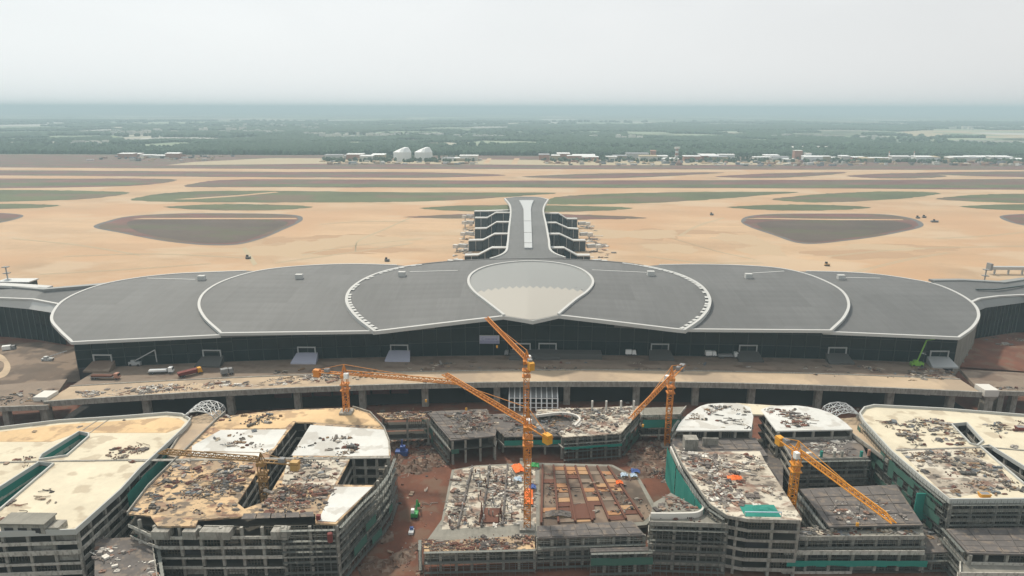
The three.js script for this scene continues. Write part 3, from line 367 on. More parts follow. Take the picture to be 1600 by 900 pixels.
// roof-access huts and pale walkways on the petals
for (const [u, k] of [[[-137.6,-399.7], 2], [[75.3,-402.4], 1], [[135.7,-407.4], 2], [[194.6,-413.9], 3], [[-199.0,-402.8], 3], [[-74.6,-398.1], 1]]) { const y = Lh(k, u[0], -u[1]); nb().box(u[0], y - 0.5, u[1], 4.2, 3.2, 3).build('roof_hut', M.rim, terminal); }
for (const [k, l] of [[1, [[-42.0,-407.9],[-71.3,-406.1]]], [1, [[40.7,-411.2],[73.7,-408.0]]], [3, [[-234.2,-405.0],[-203.3,-403.0]]], [2, [[141.5,-417.8],[162.8,-423.1]]], [3, [[199.3,-417.1],[219.7,-416.1]]]]) sweep(nb(), on(k, dense(l, 5), 0.12), 0.5, 0.5, 0.1, 0.15).build('roof_walkway', M.rim, terminal);
// glass front
const kAt = (x) => Math.abs(x - 1) < 76 ? 1 : Math.abs(x - 1) < 154 ? 2 : 3;
{
  const X0 = -225, X1 = 221, n = 60;
  for (let i = 0; i < n; i++) {
    const xa = X0 + (X1 - X0) * i / n, xb = X0 + (X1 - X0) * (i + 1) / n, za = fz(xa), zb = fz(xb), top = Math.min(Lh(kAt(xa), xa, -za), Lh(kAt(xb), xb, -zb)) - 0.6, g = 0.12;
    for (let r = 0; r < 3; r++) { const y0 = 13 + (top - 13) * r / 3 + g, y1 = 13 + (top - 13) * (r + 1) / 3 - g; const b = nb(); b.hexa([[xa + g, y0, za], [xb - g, y0, zb], [xb - g, y0, zb - 0.2], [xa + g, y0, za - 0.2], [xa + g, y1, za], [xb - g, y1, zb], [xb - g, y1, zb - 0.2], [xa + g, y1, za - 0.2]]); b.build('pane', M.glass, terminal); }
    nb().box(xa, 13, za + 0.05, 0.22, top - 13, 0.5).build('mullion', M.mullion, terminal);
  }
  const tr = nb(); for (let r = 0; r < 4; r++) for (let i = 0; i < n; i++) { const xa = X0 + (X1 - X0) * i / n, xb = X0 + (X1 - X0) * (i + 1) / n, za = fz(xa), zb = fz(xb), y = 13 + (Math.min(Lh(kAt(xa), xa, -za), Lh(kAt(xb), xb, -zb)) - 13.6) * r / 3; tr.beam([xa, y, za - 0.05], [xb, y, zb - 0.05], 0.25, 0.24); } tr.build('transom', M.mullion, terminal);
  const low = nb(); for (let i = 0; i < n; i++) { const xa = X0 + (X1 - X0) * i / n, xb = X0 + (X1 - X0) * (i + 1) / n; low.quad([xa, 0, fz(xa) - 0.1], [xb, 0, fz(xb) - 0.1], [xb, 13, fz(xb) - 0.1], [xa, 13, fz(xa) - 0.1]); } low.build('lower_wall', M.dark, terminal);
  const back = nb(), bz = (x) => -418 + 0.0009 * x * x * 0.3; for (let i = 0; i < 20; i++) { const xa = X0 + (X1 - X0) * i / 20, xb = X0 + (X1 - X0) * (i + 1) / 20; back.quad([xb, 0, bz(xb)], [xa, 0, bz(xa)], [xa, Lh(kAt(xa), xa, -bz(xa)) - 0.8, bz(xa)], [xb, Lh(kAt(xb), xb, -bz(xb)) - 0.8, bz(xb)]); } 
  for (const [x, s] of [[X0, 1], [X1, -1]]) { const a = [x, 0, fz(x)], e = [x, 0, bz(x)], h0 = Lh(3, x, -fz(x)) - 0.8, h1 = Lh(3, x, -bz(x)) - 0.8; s > 0 ? back.quad(e, a, [x, h0, a[2]], [x, h1, e[2]]) : back.quad(a, e, [x, h1, e[2]], [x, h0, a[2]]); } back.build('rear_wall', M.dark, terminal);
  for (const [x, wx, wz] of [[X0, -266, -384], [X1, 276, -404]]) { const a = [x, fz(x) - 0.4], q = [wx, wz], b = nb(), s = x < 0; const P = (p, y) => [p[0], y, p[1]]; s ? b.quad(P(q, 0), P(a, 0), P(a, 25), P(q, 22)) : b.quad(P(a, 0), P(q, 0), P(q, 22), P(a, 25)); b.build('side_wall', M.concrete, terminal); for (let k = 1; k < 6; k++) { const c = lerp2(a, q, k / 6); nb().beam([c[0], 0, c[1] + 0.6], [c[0] + (s ? 5 : -5), 24, c[1] + 0.6], 0.9).build('raking_column', M.concreteFine, terminal); } }
  const floor = nb(); const fp = []; for (let i = 0; i <= 20; i++) { const x = X0 + 1 + (X1 - X0 - 2) * i / 20; fp.push([x, fz(x) - 1]); } fp.push([X1 - 1, -405], [X0 + 1, -405]); floor.prism(fp, 12, 12.9).build('floor_slab', M.concrete, terminal);
}
// entrances: portal frame above a sloping lobby roof
for (const u of [[[-212.5,-319.9], 0], [[-160.7,-327.5], 1], [[-113.7,-332.4], 2], [[-66.2,-336.5], 2], [[-2.0,-344.0], 1], [[11.7,-344.3], 1], [[71.0,-342.9], 1], [[117.0,-342.2], 1], [[162.5,-339.6], 1], [[212.6,-335.3], 3]]) {
  const [x] = u[0], z = fz(x), m = [M.deck, M.greyDark, M.lavender, M.steel][u[1]], b = nb();
  b.hexa([[x - 6.5, 13, z + 8], [x + 6.5, 13, z + 8], [x + 5.5, 13, z + 0.3], [x - 5.5, 13, z + 0.3], [x - 6.5, 13.8, z + 8], [x + 6.5, 13.8, z + 8], [x + 5.5, 16.6, z + 0.3], [x - 5.5, 16.6, z + 0.3]]); b.build('entrance_lobby', m, terminal);
  nb().beam([x - 4.5, 16.5, z + 1.2], [x - 4.5, 19.6, z + 1.2], 0.55).beam([x + 4.5, 16.5, z + 1.2], [x + 4.5, 19.6, z + 1.2], 0.55).beam([x - 4.8, 19.8, z + 1.2], [x + 4.8, 19.8, z + 1.2], 0.6).build('entrance_frame', M.steel, terminal);
}
nb().hexa([[-8, 13, fz(0) + 6], [40, 13, fz(0) + 6], [40, 13, fz(0) + 0.5], [-8, 13, fz(0) + 0.5], [-8, 16, fz(0) + 6], [40, 16, fz(0) + 6], [40, 16.4, fz(0) + 0.5], [-8, 16.4, fz(0) + 0.5]]).build('entrance_hall', M.greyDark, terminal);
{ // sign hanging on the glass front
  const c = document.createElement('canvas'); c.width = 256; c.height = 104; const g = c.getContext('2d'); g.fillStyle = '#aaaabd'; g.fillRect(0, 0, 256, 104); g.fillStyle = '#8688a2'; g.fillRect(0, 62, 256, 42); g.strokeStyle = '#5d6a92'; g.lineWidth = 5; g.beginPath(); g.arc(44, 42, 16, 0, 5.2); g.stroke(); g.fillStyle = '#6a6f96'; for (const [x, w] of [[72, 22], [98, 40], [142, 16], [162, 34], [200, 30]]) g.fillRect(x, 36, w, 11); g.fillRect(72, 53, 120, 3);
  const t = new THREE.CanvasTexture(c); t.colorSpace = THREE.SRGBColorSpace; const [x] = [-18.9,-347.8], z = fz(x) + 2.2, y0 = 20.3, y1 = 24.6, X = 5.1;
  const s = thing('sign_board', 'pale lavender sign board hung on the dark glass front beside the crane jib', 'sign', [x, y0, z]);
  const face = new THREE.Mesh(new THREE.PlaneGeometry(2 * X, y1 - y0), new THREE.MeshStandardMaterial({ map: t, roughness: 0.6 })); face.name = 'sign_face'; face.position.set(0, (y1 - y0) / 2, 0.16); s.add(face);
  nb().box(x, y0, z, 2 * X + 0.3, y1 - y0 + 0.3, 0.3).build('sign_frame', M.steel, s);
  nb().beam([x - 4, y0 + 2, z - 0.1], [x - 4, y0 + 2, z - 2.1], 0.2).beam([x + 4, y0 + 2, z - 0.1], [x + 4, y0 + 2, z - 2.1], 0.2).build('bracket', M.steel, s);
}
// low wings running out to both sides
function wing(eave, ridge, lip, ground, mats) {
  const r = nb(); for (let i = 0; i < eave.length - 1; i++) r.quad(eave[i], eave[i + 1], ridge[i + 1], ridge[i]); r.build('wing_roof', M.roof, terminal);
  const l = nb(); for (let i = 0; i < eave.length - 1; i++) l.quad(lip[i], lip[i + 1], eave[i + 1], eave[i]); l.build('wing_eave', mats, terminal);
  sweep(nb(), eave, 0.8, 0.8, 0.5, 0.5).build('wing_rim', M.rim, terminal); sweep(nb(), ridge, 2.2, 2.2, 0.5, 1).build('wing_rim', M.greyRoof, terminal);
  for (let i = 0; i < lip.length - 1; i++) { const n = 5; for (let k = 0; k < n; k++) { const A = new THREE.Vector3(...lip[i]).lerp(new THREE.Vector3(...lip[i + 1]), k / n), C = new THREE.Vector3(...lip[i]).lerp(new THREE.Vector3(...lip[i + 1]), (k + 1) / n - 0.01); for (const [y0, y1] of [[0, 0.48], [0.5, 1]]) nb().quad([A.x, A.y * y0, A.z - 3], [C.x, C.y * y0, C.z - 3], [C.x, C.y * y1, C.z - 3], [A.x, A.y * y1, A.z - 3]).build('pane', M.glass, terminal); nb().beam([A.x, 0, A.z - 2.9], [A.x, A.y, A.z - 2.9], 0.5).build('mullion', M.mullion, terminal); } }
  for (let i = 0; i < ridge.length - 1; i++) { const a = ridge[i], c = ridge[i + 1]; nb().quad([c[0], 0, c[2]], [a[0], 0, a[2]], [a[0], a[1], a[2]], [c[0], c[1], c[2]]).build('wing_rear_wall', M.glass, terminal); }
}
wing([[-432.3,26.0,-402.2],[-350.4,26.0,-401.4],[-324.5,26.0,-399.2],[-302.0,26.0,-396.9],[-277.8,26.0,-386.2]], [[-452.4,28.0,-422.7],[-364.6,29.0,-419.6],[-338.7,29.0,-418.7],[-299.9,30.0,-406.4],[-268.0,31.0,-416.2]], [[-430.8,21.0,-399.4],[-350.4,21.0,-400.1],[-324.5,21.0,-398.0],[-302.9,21.0,-393.0],[-279.2,21.0,-384.3]], 0, M.rim);
wing([[261.8,26.0,-398.2],[281.4,26.0,-414.3],[297.4,26.0,-420.7],[315.7,26.0,-424.3],[420.4,26.0,-425.6]], [[266.4,31.0,-441.3],[289.5,30.0,-446.8],[315.2,29.0,-445.4],[336.3,29.0,-454.8],[446.0,29.0,-454.3]], [[265.2,21.0,-396.3],[284.5,21.0,-411.7],[300.3,21.0,-417.8],[316.5,21.0,-424.1],[421.5,21.0,-425.5]], 0, M.greyRoof);
sweep(nb(), [[-421.4,30.0,-417.5],[-337.5,30.0,-417.3],[-318.8,30.0,-414.6],[-301.5,30.0,-411.0]], 3.2, 3.2, 0.3, 1.2).build('wing_roof_band', M.rim, terminal);
sweep(nb(), [[287.8,28.5,-428.3],[300.1,28.5,-428.7],[325.6,28.5,-439.2],[412.7,28.5,-445.0]], 0.5, 0.5, 0.3, 0.5).build('wing_roof_seam', M.mullion, terminal);
// pier with long skylight
{
  const L = [[-27.7,-517.1],[-21.7,-526.8],[-16.8,-543.0],[-16.0,-578.2],[-16.7,-645.0],[-17.8,-770.8],[-20.5,-823.8],[-28.1,-880.9]], R = [[27.8,-873.3],[21.4,-814.1],[19.3,-772.1],[19.9,-675.7],[20.1,-597.0],[20.4,-549.2],[24.5,-534.2],[30.6,-523.3]], arc = [[-28.1,-880.9],[-14.7,-893.8],[-0.5,-898.3],[16.2,-893.5],[27.8,-873.3]];
  const a = curve(L, 6, false), c = curve(R, 6, false), t = curve(arc, 6, false), out = [...a, ...t.slice(1, -1), ...c]; const y = 27;
  nb().prism(out, y - 1.4, y).build('pier_roof', M.roof, terminal);
  sweep(nb(), out.map((p) => [p[0], y, p[1]]), 0.8, 1.0, 0.7, 1.7).build('pier_rim', M.rim, terminal);
  const w = nb(), inn = out.map((p) => [p[0] * 0.86, p[1] + (p[1] < -800 ? 8 : 0)]); inn.forEach((p, i) => { if (!i) return; const q = inn[i - 1]; w.quad([p[0], 0, p[1]], [q[0], 0, q[1]], [q[0], y - 1.4, q[1]], [p[0], y - 1.4, p[1]]); }); w.build('pier_wall', M.glass, terminal);
  const sk = [...[[5.1,-555.4],[-1.4,-555.2],[-3.3,-781.2],[-5.8,-819.0],[-9.3,-857.3],[9.2,-857.9],[6.5,-819.4],[5.2,-781.5]]]; nb().prism(sk, 27, 28.4).build('pier_skylight', M.steel, terminal);
  for (const [f0, f1] of [[[[-1.6,-576.6],[5.1,-576.8]], 0], [[[-2.0,-626.6],[5.1,-626.8]], 0], [[[-2.7,-693.7],[5.1,-694.0]], 0]]) sweep(nb(), f0.map((p) => [p[0], 28.5, p[1]]), 0.6, 0.6, 0.25, 0.1).build('skylight_bar', M.rim, terminal);
}
// fixed boarding bridges, glass corridors under white roofs stepping down from the pier
function bridge(pts) {
  const t = new THREE.Group(); t.name = 'boarding_bridge'; terminal.add(t); const w = 7;
  const roof = nb(), glass = nb(), post = nb();
  for (let i = 0; i < pts.length - 1; i++) { const a = pts[i], c = pts[i + 1]; const A = (p, dz, dy) => [p[0], p[1] + dy, p[2] - dz], f = a[0] < c[0] ? [a, c] : [c, a];
    roof.hexa([A(f[0], -0.6, -0.7), A(f[1], -0.6, -0.7), A(f[1], w + 0.6, -0.7), A(f[0], w + 0.6, -0.7), A(f[0], -0.6, 0.3), A(f[1], -0.6, 0.3), A(f[1], w + 0.6, 0.3), A(f[0], w + 0.6, 0.3)]);
    const g0 = (p, dz) => [p[0], 0.2, p[2] - dz], g1 = (p, dz) => [p[0], p[1] - 0.7, p[2] - dz]; glass.hexa([g0(f[0], 0.2), g0(f[1], 0.2), g0(f[1], w), g0(f[0], w), g1(f[0], 0.2), g1(f[1], 0.2), g1(f[1], w), g1(f[0], w)]);
    for (let k = 0; k <= 2; k++) { const x = f[0][0] + (f[1][0] - f[0][0]) * k / 2, y = f[0][1] + (f[1][1] - f[0][1]) * k / 2, z = f[0][2] + (f[1][2] - f[0][2]) * k / 2; post.beam([x, 0, z + 0.35], [x, y - 0.7, z + 0.35], 0.5); } }
  { const e = pts[pts.length - 1], sx = e[0] > 0 ? 1 : -1; for (const [dx, dz, w2] of [[6, 2, 9], [13, 5, 5]]) nb().box(e[0] + sx * dx, 3.5, e[2] + dz - 4, w2, 3.6, 3.6, sx * 0.35).build('gate_cabin', dx > 8 ? M.wall : M.rim, t); nb().box(e[0] + sx * 12, -0.2, e[2], 1.2, 3.8, 1.2).build('cabin_leg', M.steel, t); }
  roof.build('bridge_roof', M.rim, t); glass.build('bridge_glass', M.glassSkyTint, t); post.build('bridge_post', M.steel, t);  // bridge glass is bluish because the sky reflection is put into its colour
}
bridge([[21.3,17.0,-821.3],[38.7,17.0,-821.9],[49.1,11.0,-818.8],[61.4,11.0,-819.2]]); bridge([[21.7,17.0,-750.9],[33.1,17.0,-751.3],[46.7,11.0,-750.7],[57.7,11.0,-746.9]]); bridge([[22.5,17.0,-681.0],[33.8,17.0,-681.3],[47.6,11.0,-678.8],[59.9,11.0,-679.2]]); bridge([[22.7,17.0,-610.2],[34.3,17.0,-610.6],[46.4,11.0,-606.5],[58.0,11.0,-606.8]]);
bridge([[-19.0,17.0,-825.7],[-37.1,17.0,-825.1],[-47.7,11.0,-823.1],[-62.5,11.0,-822.6]]); bridge([[-18.8,17.0,-754.0],[-33.2,17.0,-753.6],[-44.2,11.0,-747.9],[-56.9,11.0,-745.4]]); bridge([[-18.2,17.0,-680.5],[-32.0,17.0,-679.3],[-43.7,11.0,-678.1],[-57.9,11.0,-675.6]]); bridge([[-18.1,17.0,-609.0],[-31.2,17.0,-608.6],[-43.5,11.0,-605.5],[-55.5,11.0,-603.5]]); bridge([[-20.6,15.0,-861.0],[-29.5,15.0,-857.9],[-51.3,12.0,-872.1],[-66.8,12.0,-870.5]]);

// ---------- elevated departures road ----------
{
  const road = thing('elevated_road', 'long curved concrete viaduct deck in front of the terminal glass', 'viaduct', [0, 0, -310]);
  const X0 = -214, X1 = 211, n = 48, F = [], K = [], Mid = []; for (let i = 0; i <= n; i++) { const x = X0 + (X1 - X0) * i / n; F.push([x, vz(x)]); K.push([x, fz(x) + 0.4]); Mid.push([x, vz(x) * 0.58 + (fz(x) + 0.4) * 0.42]); }
  nb().prism([...F, ...[...K].reverse()], 11.2, 13).build('deck', M.deck, road);
  nb().prism([...F.map(([x, z]) => [x, z - 0.5]), ...[...Mid].reverse()], 13, 13.05).build('outer_lane', M.deckPale, road);
  sweep(nb(), F.map((p) => [p[0], 12.9, p[1] + 0.3]), 0.5, 0.5, 0.75, 1.9).build('edge_beam', M.concreteFine, road);
  sweep(nb(), Mid.map((p) => [p[0], 13.05, p[1]]), 0.35, 0.35, 0.3, 0.05).build('kerb', M.concreteFine, road);
  for (const u of [[-175.0,-292.3], [-138.5,-297.5], [-108.1,-299.7], [-78.0,-302.6], [-48.3,-303.3], [-13.7,-304.2], [20.3,-305.1], [54.1,-305.9], [82.6,-306.6], [109.5,-307.3], [140.9,-305.9], [173.7,-303.9], [200.7,-303.1]]) { const x = u[0], z = vz(x) - 4; nb().box(x, -0.5, z, 3.1, 11.7, 2.6).build('column', M.concreteFine, road); nb().box(x + 1, -0.5, z - 20, 2.4, 11.7, 2.4).build('column', M.concreteFine, road); }
  sheet('under_deck_shade', [...F.map(([x, z]) => [x, z - 5]), ...[...K].reverse()], 0.95, M.deckShade, null, road);  // near-black sheet below the deck: the shade there is put into its colour
  for (let k = 0; k < 7; k++) { const xa = -120 + k * 9.5; nb().box(xa, -0.3, vz(xa) - 18, 8.6, 8.5, 0.4).build('hoarding_panel', M.maroon, road); }
  for (let k = 0; k < 9; k++) { const xa = 22 + k * 12; nb().box(xa, -0.3, vz(xa) - 27, 11, 5.2, 0.4).build('hoarding_panel', M.dark, road); }
}
for (const [lab, pl] of [['concrete ramp deck leaving the viaduct at the left edge', [[-260.9,-267.3],[-210.1,-273.2],[-222.2,-304.5],[-278.6,-287.6]]], ['concrete ramp deck with gravelly edge leaving the viaduct at the right edge', [[212.2,-299.7],[231.7,-299.4],[274.3,-297.9],[291.9,-319.3],[249.1,-324.5],[220.0,-328.5]]]]) {
  const c = middle(pl), t = thing('ramp', lab, 'ramp', [c[0], 0, c[1]]); nb().prism(pl, 11, 12.6).build('deck', M.deck, t); const [a, b] = [pl[0], pl[1]]; sweep(nb(), [[a[0], 12.6, a[1]], [b[0], 12.6, b[1]]], 0.4, 0.4, 0.7, 1.5).build('edge_beam', M.concreteFine, t);
  for (const f of [0.25, 0.6, 0.92]) { const q = lerp2(a, b, f); nb().box(q[0], -0.4, q[1] - 4, 2.6, 11.4, 2.6).build('column', M.concreteFine, t); }
}
for (const [u, s] of [[[-217.0,-280.5], 'left'], [[215.4,-299.3], 'right']]) { const t = thing('pier_column', `thick white capped concrete pier at the ${s} joint of the viaduct`, 'pier', [u[0], 0, u[1]]); nb().box(u[0], -0.4, u[1], 3.8, 11, 3.2).build('shaft', M.concreteFine, t); nb().hexa([[u[0] - 1.9, 9, u[1] + 1.6], [u[0] + 1.9, 9, u[1] + 1.6], [u[0] + 1.9, 9, u[1] - 1.6], [u[0] - 1.9, 9, u[1] - 1.6], [u[0] - 3.2, 11.4, u[1] + 2.4], [u[0] + 3.2, 11.4, u[1] + 2.4], [u[0] + 3.2, 11.4, u[1] - 6], [u[0] - 3.2, 11.4, u[1] - 6]]).build('pier_cap', M.concreteFine, t); nb().box(u[0], 11.4, u[1] - 1.6, 6.4, 3.2, 7.6).build('cap_block', M.wall, t); }
{ // white steel canopy with fins under the viaduct
  const [a, b] = [[-7.6,-295.1], [15.6,-295.7]], z = a[1] - 14; const t = thing('steel_canopy', 'white steel grid canopy with fins standing under the viaduct edge', 'canopy', [(a[0] + b[0]) / 2, 0, z]);
  nb().hexa([[a[0], 5.6, z + 6], [b[0], 5.6, z + 6], [b[0] - 1, 9.6, z - 5], [a[0] + 1, 9.6, z - 5], [a[0], 5.9, z + 6], [b[0], 5.9, z + 6], [b[0] - 1, 9.9, z - 5], [a[0] + 1, 9.9, z - 5]]).build('canopy_roof', M.grey, t);
  for (let i = 0; i <= 9; i++) { const x = a[0] + (b[0] - a[0]) * i / 9; nb().beam([x, 0, z + 8.5], [x, 6, z + 6.2], 0.6).beam([x, 6.1, z + 6.2], [x, 10.1, z - 5], 0.5).build('fin', M.whitePaint, t); }
  for (const y of [1.6, 3.6, 5.7]) nb().beam([a[0], y, z + 8.4 - y * 0.36], [b[0], y, z + 8.4 - y * 0.36], 0.3).build('rail', M.whitePaint, t);
}

// ---------- construction ground ----------
{
  const b = nb(), x0 = -420, x1 = 420, z0 = -130, z1 = -470, n = 110, H = (x, z) => 0.15 + 1.4 * (fbm(x / 16 + 99, z / 16 + 99, 4096, 41, 4) - 0.5) * smooth(-330, -290, z) ; const idx = [];
  for (let j = 0; j <= n; j++) for (let i = 0; i <= n; i++) { const x = x0 + (x1 - x0) * i / n, z = z0 + (z1 - z0) * j / n, e = 1; const nx = -(H(x + e, z) - H(x - e, z)) / 2, nz = -(H(x, z + e) - H(x, z - e)) / 2, l = Math.hypot(nx, 1, nz); b.v(x, H(x, z), z, nx / l, 1 / l, nz / l, x, z); }
  for (let j = 0; j < n; j++) for (let i = 0; i < n; i++) { const k = j * (n + 1) + i; b.i.push(k, k + 1, k + n + 2, k, k + n + 2, k + n + 1); }
  // rows run away from the camera, so the winding above faces up
  b.build('construction_ground', M.redSoil).userData.kind = 'structure';
}
sheet('sand_ground', [[-412.9,-361.1],[-353.0,-378.9],[-298.3,-389.5],[-269.0,-381.1],[-231.3,-328.0],[-254.6,-327.4],[-328.9,-280.4]], 1.0, M.brownDirt);
sheet('red_ground', [[257.5,-391.4],[280.7,-400.0],[316.5,-396.4],[349.2,-380.8],[322.7,-349.1],[273.4,-356.1],[240.5,-361.9]], 1.0, M.redSoil);
sheet('dirt_path', curve([[-317.5,-363.6],[-308.6,-369.1],[-291.7,-356.1],[-281.1,-342.8],[-277.8,-333.8],[-283.4,-325.0],[-288.7,-330.0],[-284.6,-339.0],[-287.3,-346.4],[-296.7,-357.0],[-309.1,-357.6]], 6), 1.06, M.deckPale);

// ---------- buildings under construction ----------
const insetPt = (poly, i, d) => { const n = poly.length, p = poly[i], a = poly[(i + n - 1) % n], c = poly[(i + 1) % n]; const s = signed(poly) > 0 ? 1 : -1; let e1 = [p[0] - a[0], p[1] - a[1]], e2 = [c[0] - p[0], c[1] - p[1]]; const l1 = Math.hypot(...e1) || 1, l2 = Math.hypot(...e2) || 1; const nx = -e1[1] / l1 - e2[1] / l2, nz = e1[0] / l1 + e2[0] / l2, l = Math.hypot(nx, nz) || 1; return [p[0] + s * d * nx / l, p[1] + s * d * nz / l]; };
const signed = (poly) => poly.reduce((s, p, i) => { const q = poly[(i + 1) % poly.length]; return s + p[0] * q[1] - q[0] * p[1]; }, 0);
function shellFrame(t, poly, o) { // roof slab, floor slabs, columns, edge bands and scaffolding of one concrete frame
  const { top, storey = 3.4, bottom = -0.4, holes = [], roof = M.pale, floors = poly, col = 7, band = 0.85, parapet = 1, scaf = [], net = [], netMat = M.netDark, bandMat = pick([M.paleConcrete, M.concreteFine]), roofName = 'roof_slab', walls = 0.06, bandH = 1.0, open = 1, upper = null, nUpper = 0 } = o;
  nb().prism(poly, top - 0.55, top, holes).build(roofName, roof, t);
  const n = Math.max(0, Math.ceil((top - bottom) / storey) - 1), s = signed(floors) > 0 ? 1 : -1, L = floors.length;
  const edge = (i) => { const a = floors[i], b = floors[(i + 1) % L], l = Math.hypot(b[0] - a[0], b[1] - a[1]); return { a, b, l, d: [(b[0] - a[0]) / l, (b[1] - a[1]) / l], out: [s * (b[1] - a[1]) / l, -s * (b[0] - a[0]) / l] }; };
  for (let k = 1; k <= n; k++) { const y = top - k * storey; if (y < bottom + open) break; nb().prism(k <= nUpper ? upper : floors, y - 0.45, y, holes).build('floor_slab', M.floor, t); }  // slabs coloured near-black, so shade inside the storeys is part of the material
  const seen = (e) => { const m = lerp2(e.a, e.b, 0.5); return e.out[0] * -m[0] + e.out[1] * -m[1] > 0; };
  const shore = nb(), shoreP = o.shore ?? 0.6;
  const lists = [[floors, false], ...holes.map((h) => [h, true])];
  for (const [ring, isHole] of lists) ring.forEach((a, i) => {
    const b = ring[(i + 1) % ring.length], l = Math.hypot(b[0] - a[0], b[1] - a[1]); if (l < 2) return; const sg = (signed(ring) > 0 ? 1 : -1) * (isHole ? -1 : 1), out = [sg * (b[1] - a[1]) / l, -sg * (b[0] - a[0]) / l], m = lerp2(a, b, 0.5), vis = out[0] * -m[0] + out[1] * -m[1] > 0;
    if (!vis) return; const m2 = Math.max(1, Math.round(l / col)), ang = -Math.atan2(b[1] - a[1], b[0] - a[0]);
    for (let k = 0; k < m2; k++) { const q = lerp2(a, b, (k + 0.5 * (m2 === 1)) / m2); nb().box(q[0] - out[0] * 0.8, bottom, q[1] - out[1] * 0.8, 0.85, top - 0.55 - bottom, 0.85, ang).build('column', M.concreteFine, t); }
    for (let k = 1; k <= n; k++) { const y = top - k * storey; if (y < bottom + open) break;
      for (let q = 0; q < m2; q++) { if (!isHole && rnd() < shoreP) { const A = lerp2(a, b, (q + 0.12) / m2), C = lerp2(a, b, (q + 0.88) / m2), nv = Math.max(2, Math.round(l / m2 / 1.15)), w = -rr(0.9, 1.6), hh = storey - 0.5; for (let g = 0; g <= nv; g++) { const P = lerp2(A, C, g / nv); shore.box(P[0] + out[0] * w, y, P[1] + out[1] * w, 0.14, hh * rr(0.75, 1), 0.14); } for (const f of [0.3, 0.62, 0.92]) if (rnd() < 0.8) shore.beam([A[0] + out[0] * w, y + hh * f, A[1] + out[1] * w], [C[0] + out[0] * w, y + hh * f, C[1] + out[1] * w], 0.13); if (rnd() < 0.4) { const P = lerp2(A, C, rnd()); shore.box(P[0] + out[0] * (w - 1), y, P[1] + out[1] * (w - 1), rr(1, 2.6), rr(0.4, 1.4), rr(0.6, 1.2)); } }
        const r = rnd(); if (r < walls && !isHole) { const c = lerp2(a, b, (q + 0.5) / m2); nb().box(c[0] - out[0] * 1.3, y, c[1] - out[1] * 1.3, l / m2 - 0.9, storey - 0.5, 0.25, ang).build('infill_wall', pick([M.concreteFine, M.floor, M.dark]), t); } }
      const parts = Math.max(1, Math.round(l / 22)); for (let q = 0; q < parts; q++) { if (rnd() > band) continue; const c0 = lerp2(a, b, q / parts), c1 = lerp2(a, b, (q + 1) / parts), bh = bandH * pick([0.55, 0.8, 1, 1, 1.15]), by = y - 0.55 + bh / 2; nb().beam([c0[0] + out[0] * 0.13, by, c0[1] + out[1] * 0.13], [c1[0] + out[0] * 0.13, by, c1[1] + out[1] * 0.13], 0.28, bh).build('edge_band', bandMat, t); } }
    if (parapet) nb().beam([a[0] + out[0] * 0.05, top + parapet / 2 - 0.3, a[1] + out[1] * 0.05], [b[0] + out[0] * 0.05, top + parapet / 2 - 0.3, b[1] + out[1] * 0.05], 0.3, parapet + 0.6).build('parapet', bandMat, t);
  });
  if (shore.i.length) shore.build('shoring', M.shoring, t).userData.kind = 'stuff';
  for (const i of scaf) { const e = edge(i), b = nb(), H = top + 0.8, nv = Math.max(2, Math.round(e.l / 2)); for (const w of [0.9, 1.8]) { for (let k = 0; k <= nv; k++) { const q = lerp2(e.a, e.b, k / nv); b.box(q[0] + e.out[0] * w, bottom, q[1] + e.out[1] * w, 0.09, H - bottom, 0.09); } for (let y = bottom + 1.8; y < H; y += 1.8) { const p = e.a, q = e.b; b.beam([p[0] + e.out[0] * w, y, p[1] + e.out[1] * w], [q[0] + e.out[0] * w, y, q[1] + e.out[1] * w], 0.09); } } for (let y = bottom + 1.8; y < H; y += 3.6) b.beam([e.a[0] + e.out[0] * 1.35, y, e.a[1] + e.out[1] * 1.35], [e.b[0] + e.out[0] * 1.35, y, e.b[1] + e.out[1] * 1.35], 0.8, 0.06); const sb = b.build('scaffolding', M.scaffold, t); sb.userData.kind = 'stuff'; }
  for (const [i, y0, y1, m = netMat] of net) { const e = edge(i), b = nb(), k = Math.max(2, Math.round(e.l / 3)); for (let q = 0; q < k; q++) { const w = (j) => 2.05 + 0.25 * hash(j, i, 3), A = lerp2(e.a, e.b, q / k), C = lerp2(e.a, e.b, (q + 1) / k), wa = w(q), wc = w(q + 1), sag = rr(0, 0.5); if (m === M.netDark) { for (let yy = y0; yy < y1 - 0.5; yy += 3.4) { if (rnd() < 0.38) continue; const y2 = Math.min(y1, yy + rr(2.2, 3.4)), V = (p, ww, y) => [p[0] + e.out[0] * ww, y, p[1] + e.out[1] * ww]; s > 0 ? b.quad(V(C, wc, yy), V(A, wa, yy), V(A, wa, y2), V(C, wc, y2)) : b.quad(V(A, wa, yy), V(C, wc, yy), V(C, wc, y2), V(A, wa, y2)); } continue; } const v = (p, ww, y) => [p[0] + e.out[0] * ww, y, p[1] + e.out[1] * ww]; s > 0 ? b.quad(v(C, wc, y0 + sag), v(A, wa, y0 + sag), v(A, wa, y1), v(C, wc, y1)) : b.quad(v(A, wa, y0 + sag), v(C, wc, y0 + sag), v(C, wc, y1), v(A, wa, y1)); } const sn = b.build('safety_net', m, t); if (m === M.netDark) sn.userData.kind = 'stuff'; }
  return t;
}
const ringEdge = (t, poly, h = 0.9, m = M.rimGrey, w = 0.45) => { const q = signed(poly) > 0 ? poly : [...poly].reverse(); sweep(nb(), q.map((p) => [p[0], p[2] ?? 0, p[1]]).map(([x, , z]) => [x, o_y, z]), w, 0.1, h, 0.7, true).build('parapet', m, t); };
let o_y = 20;
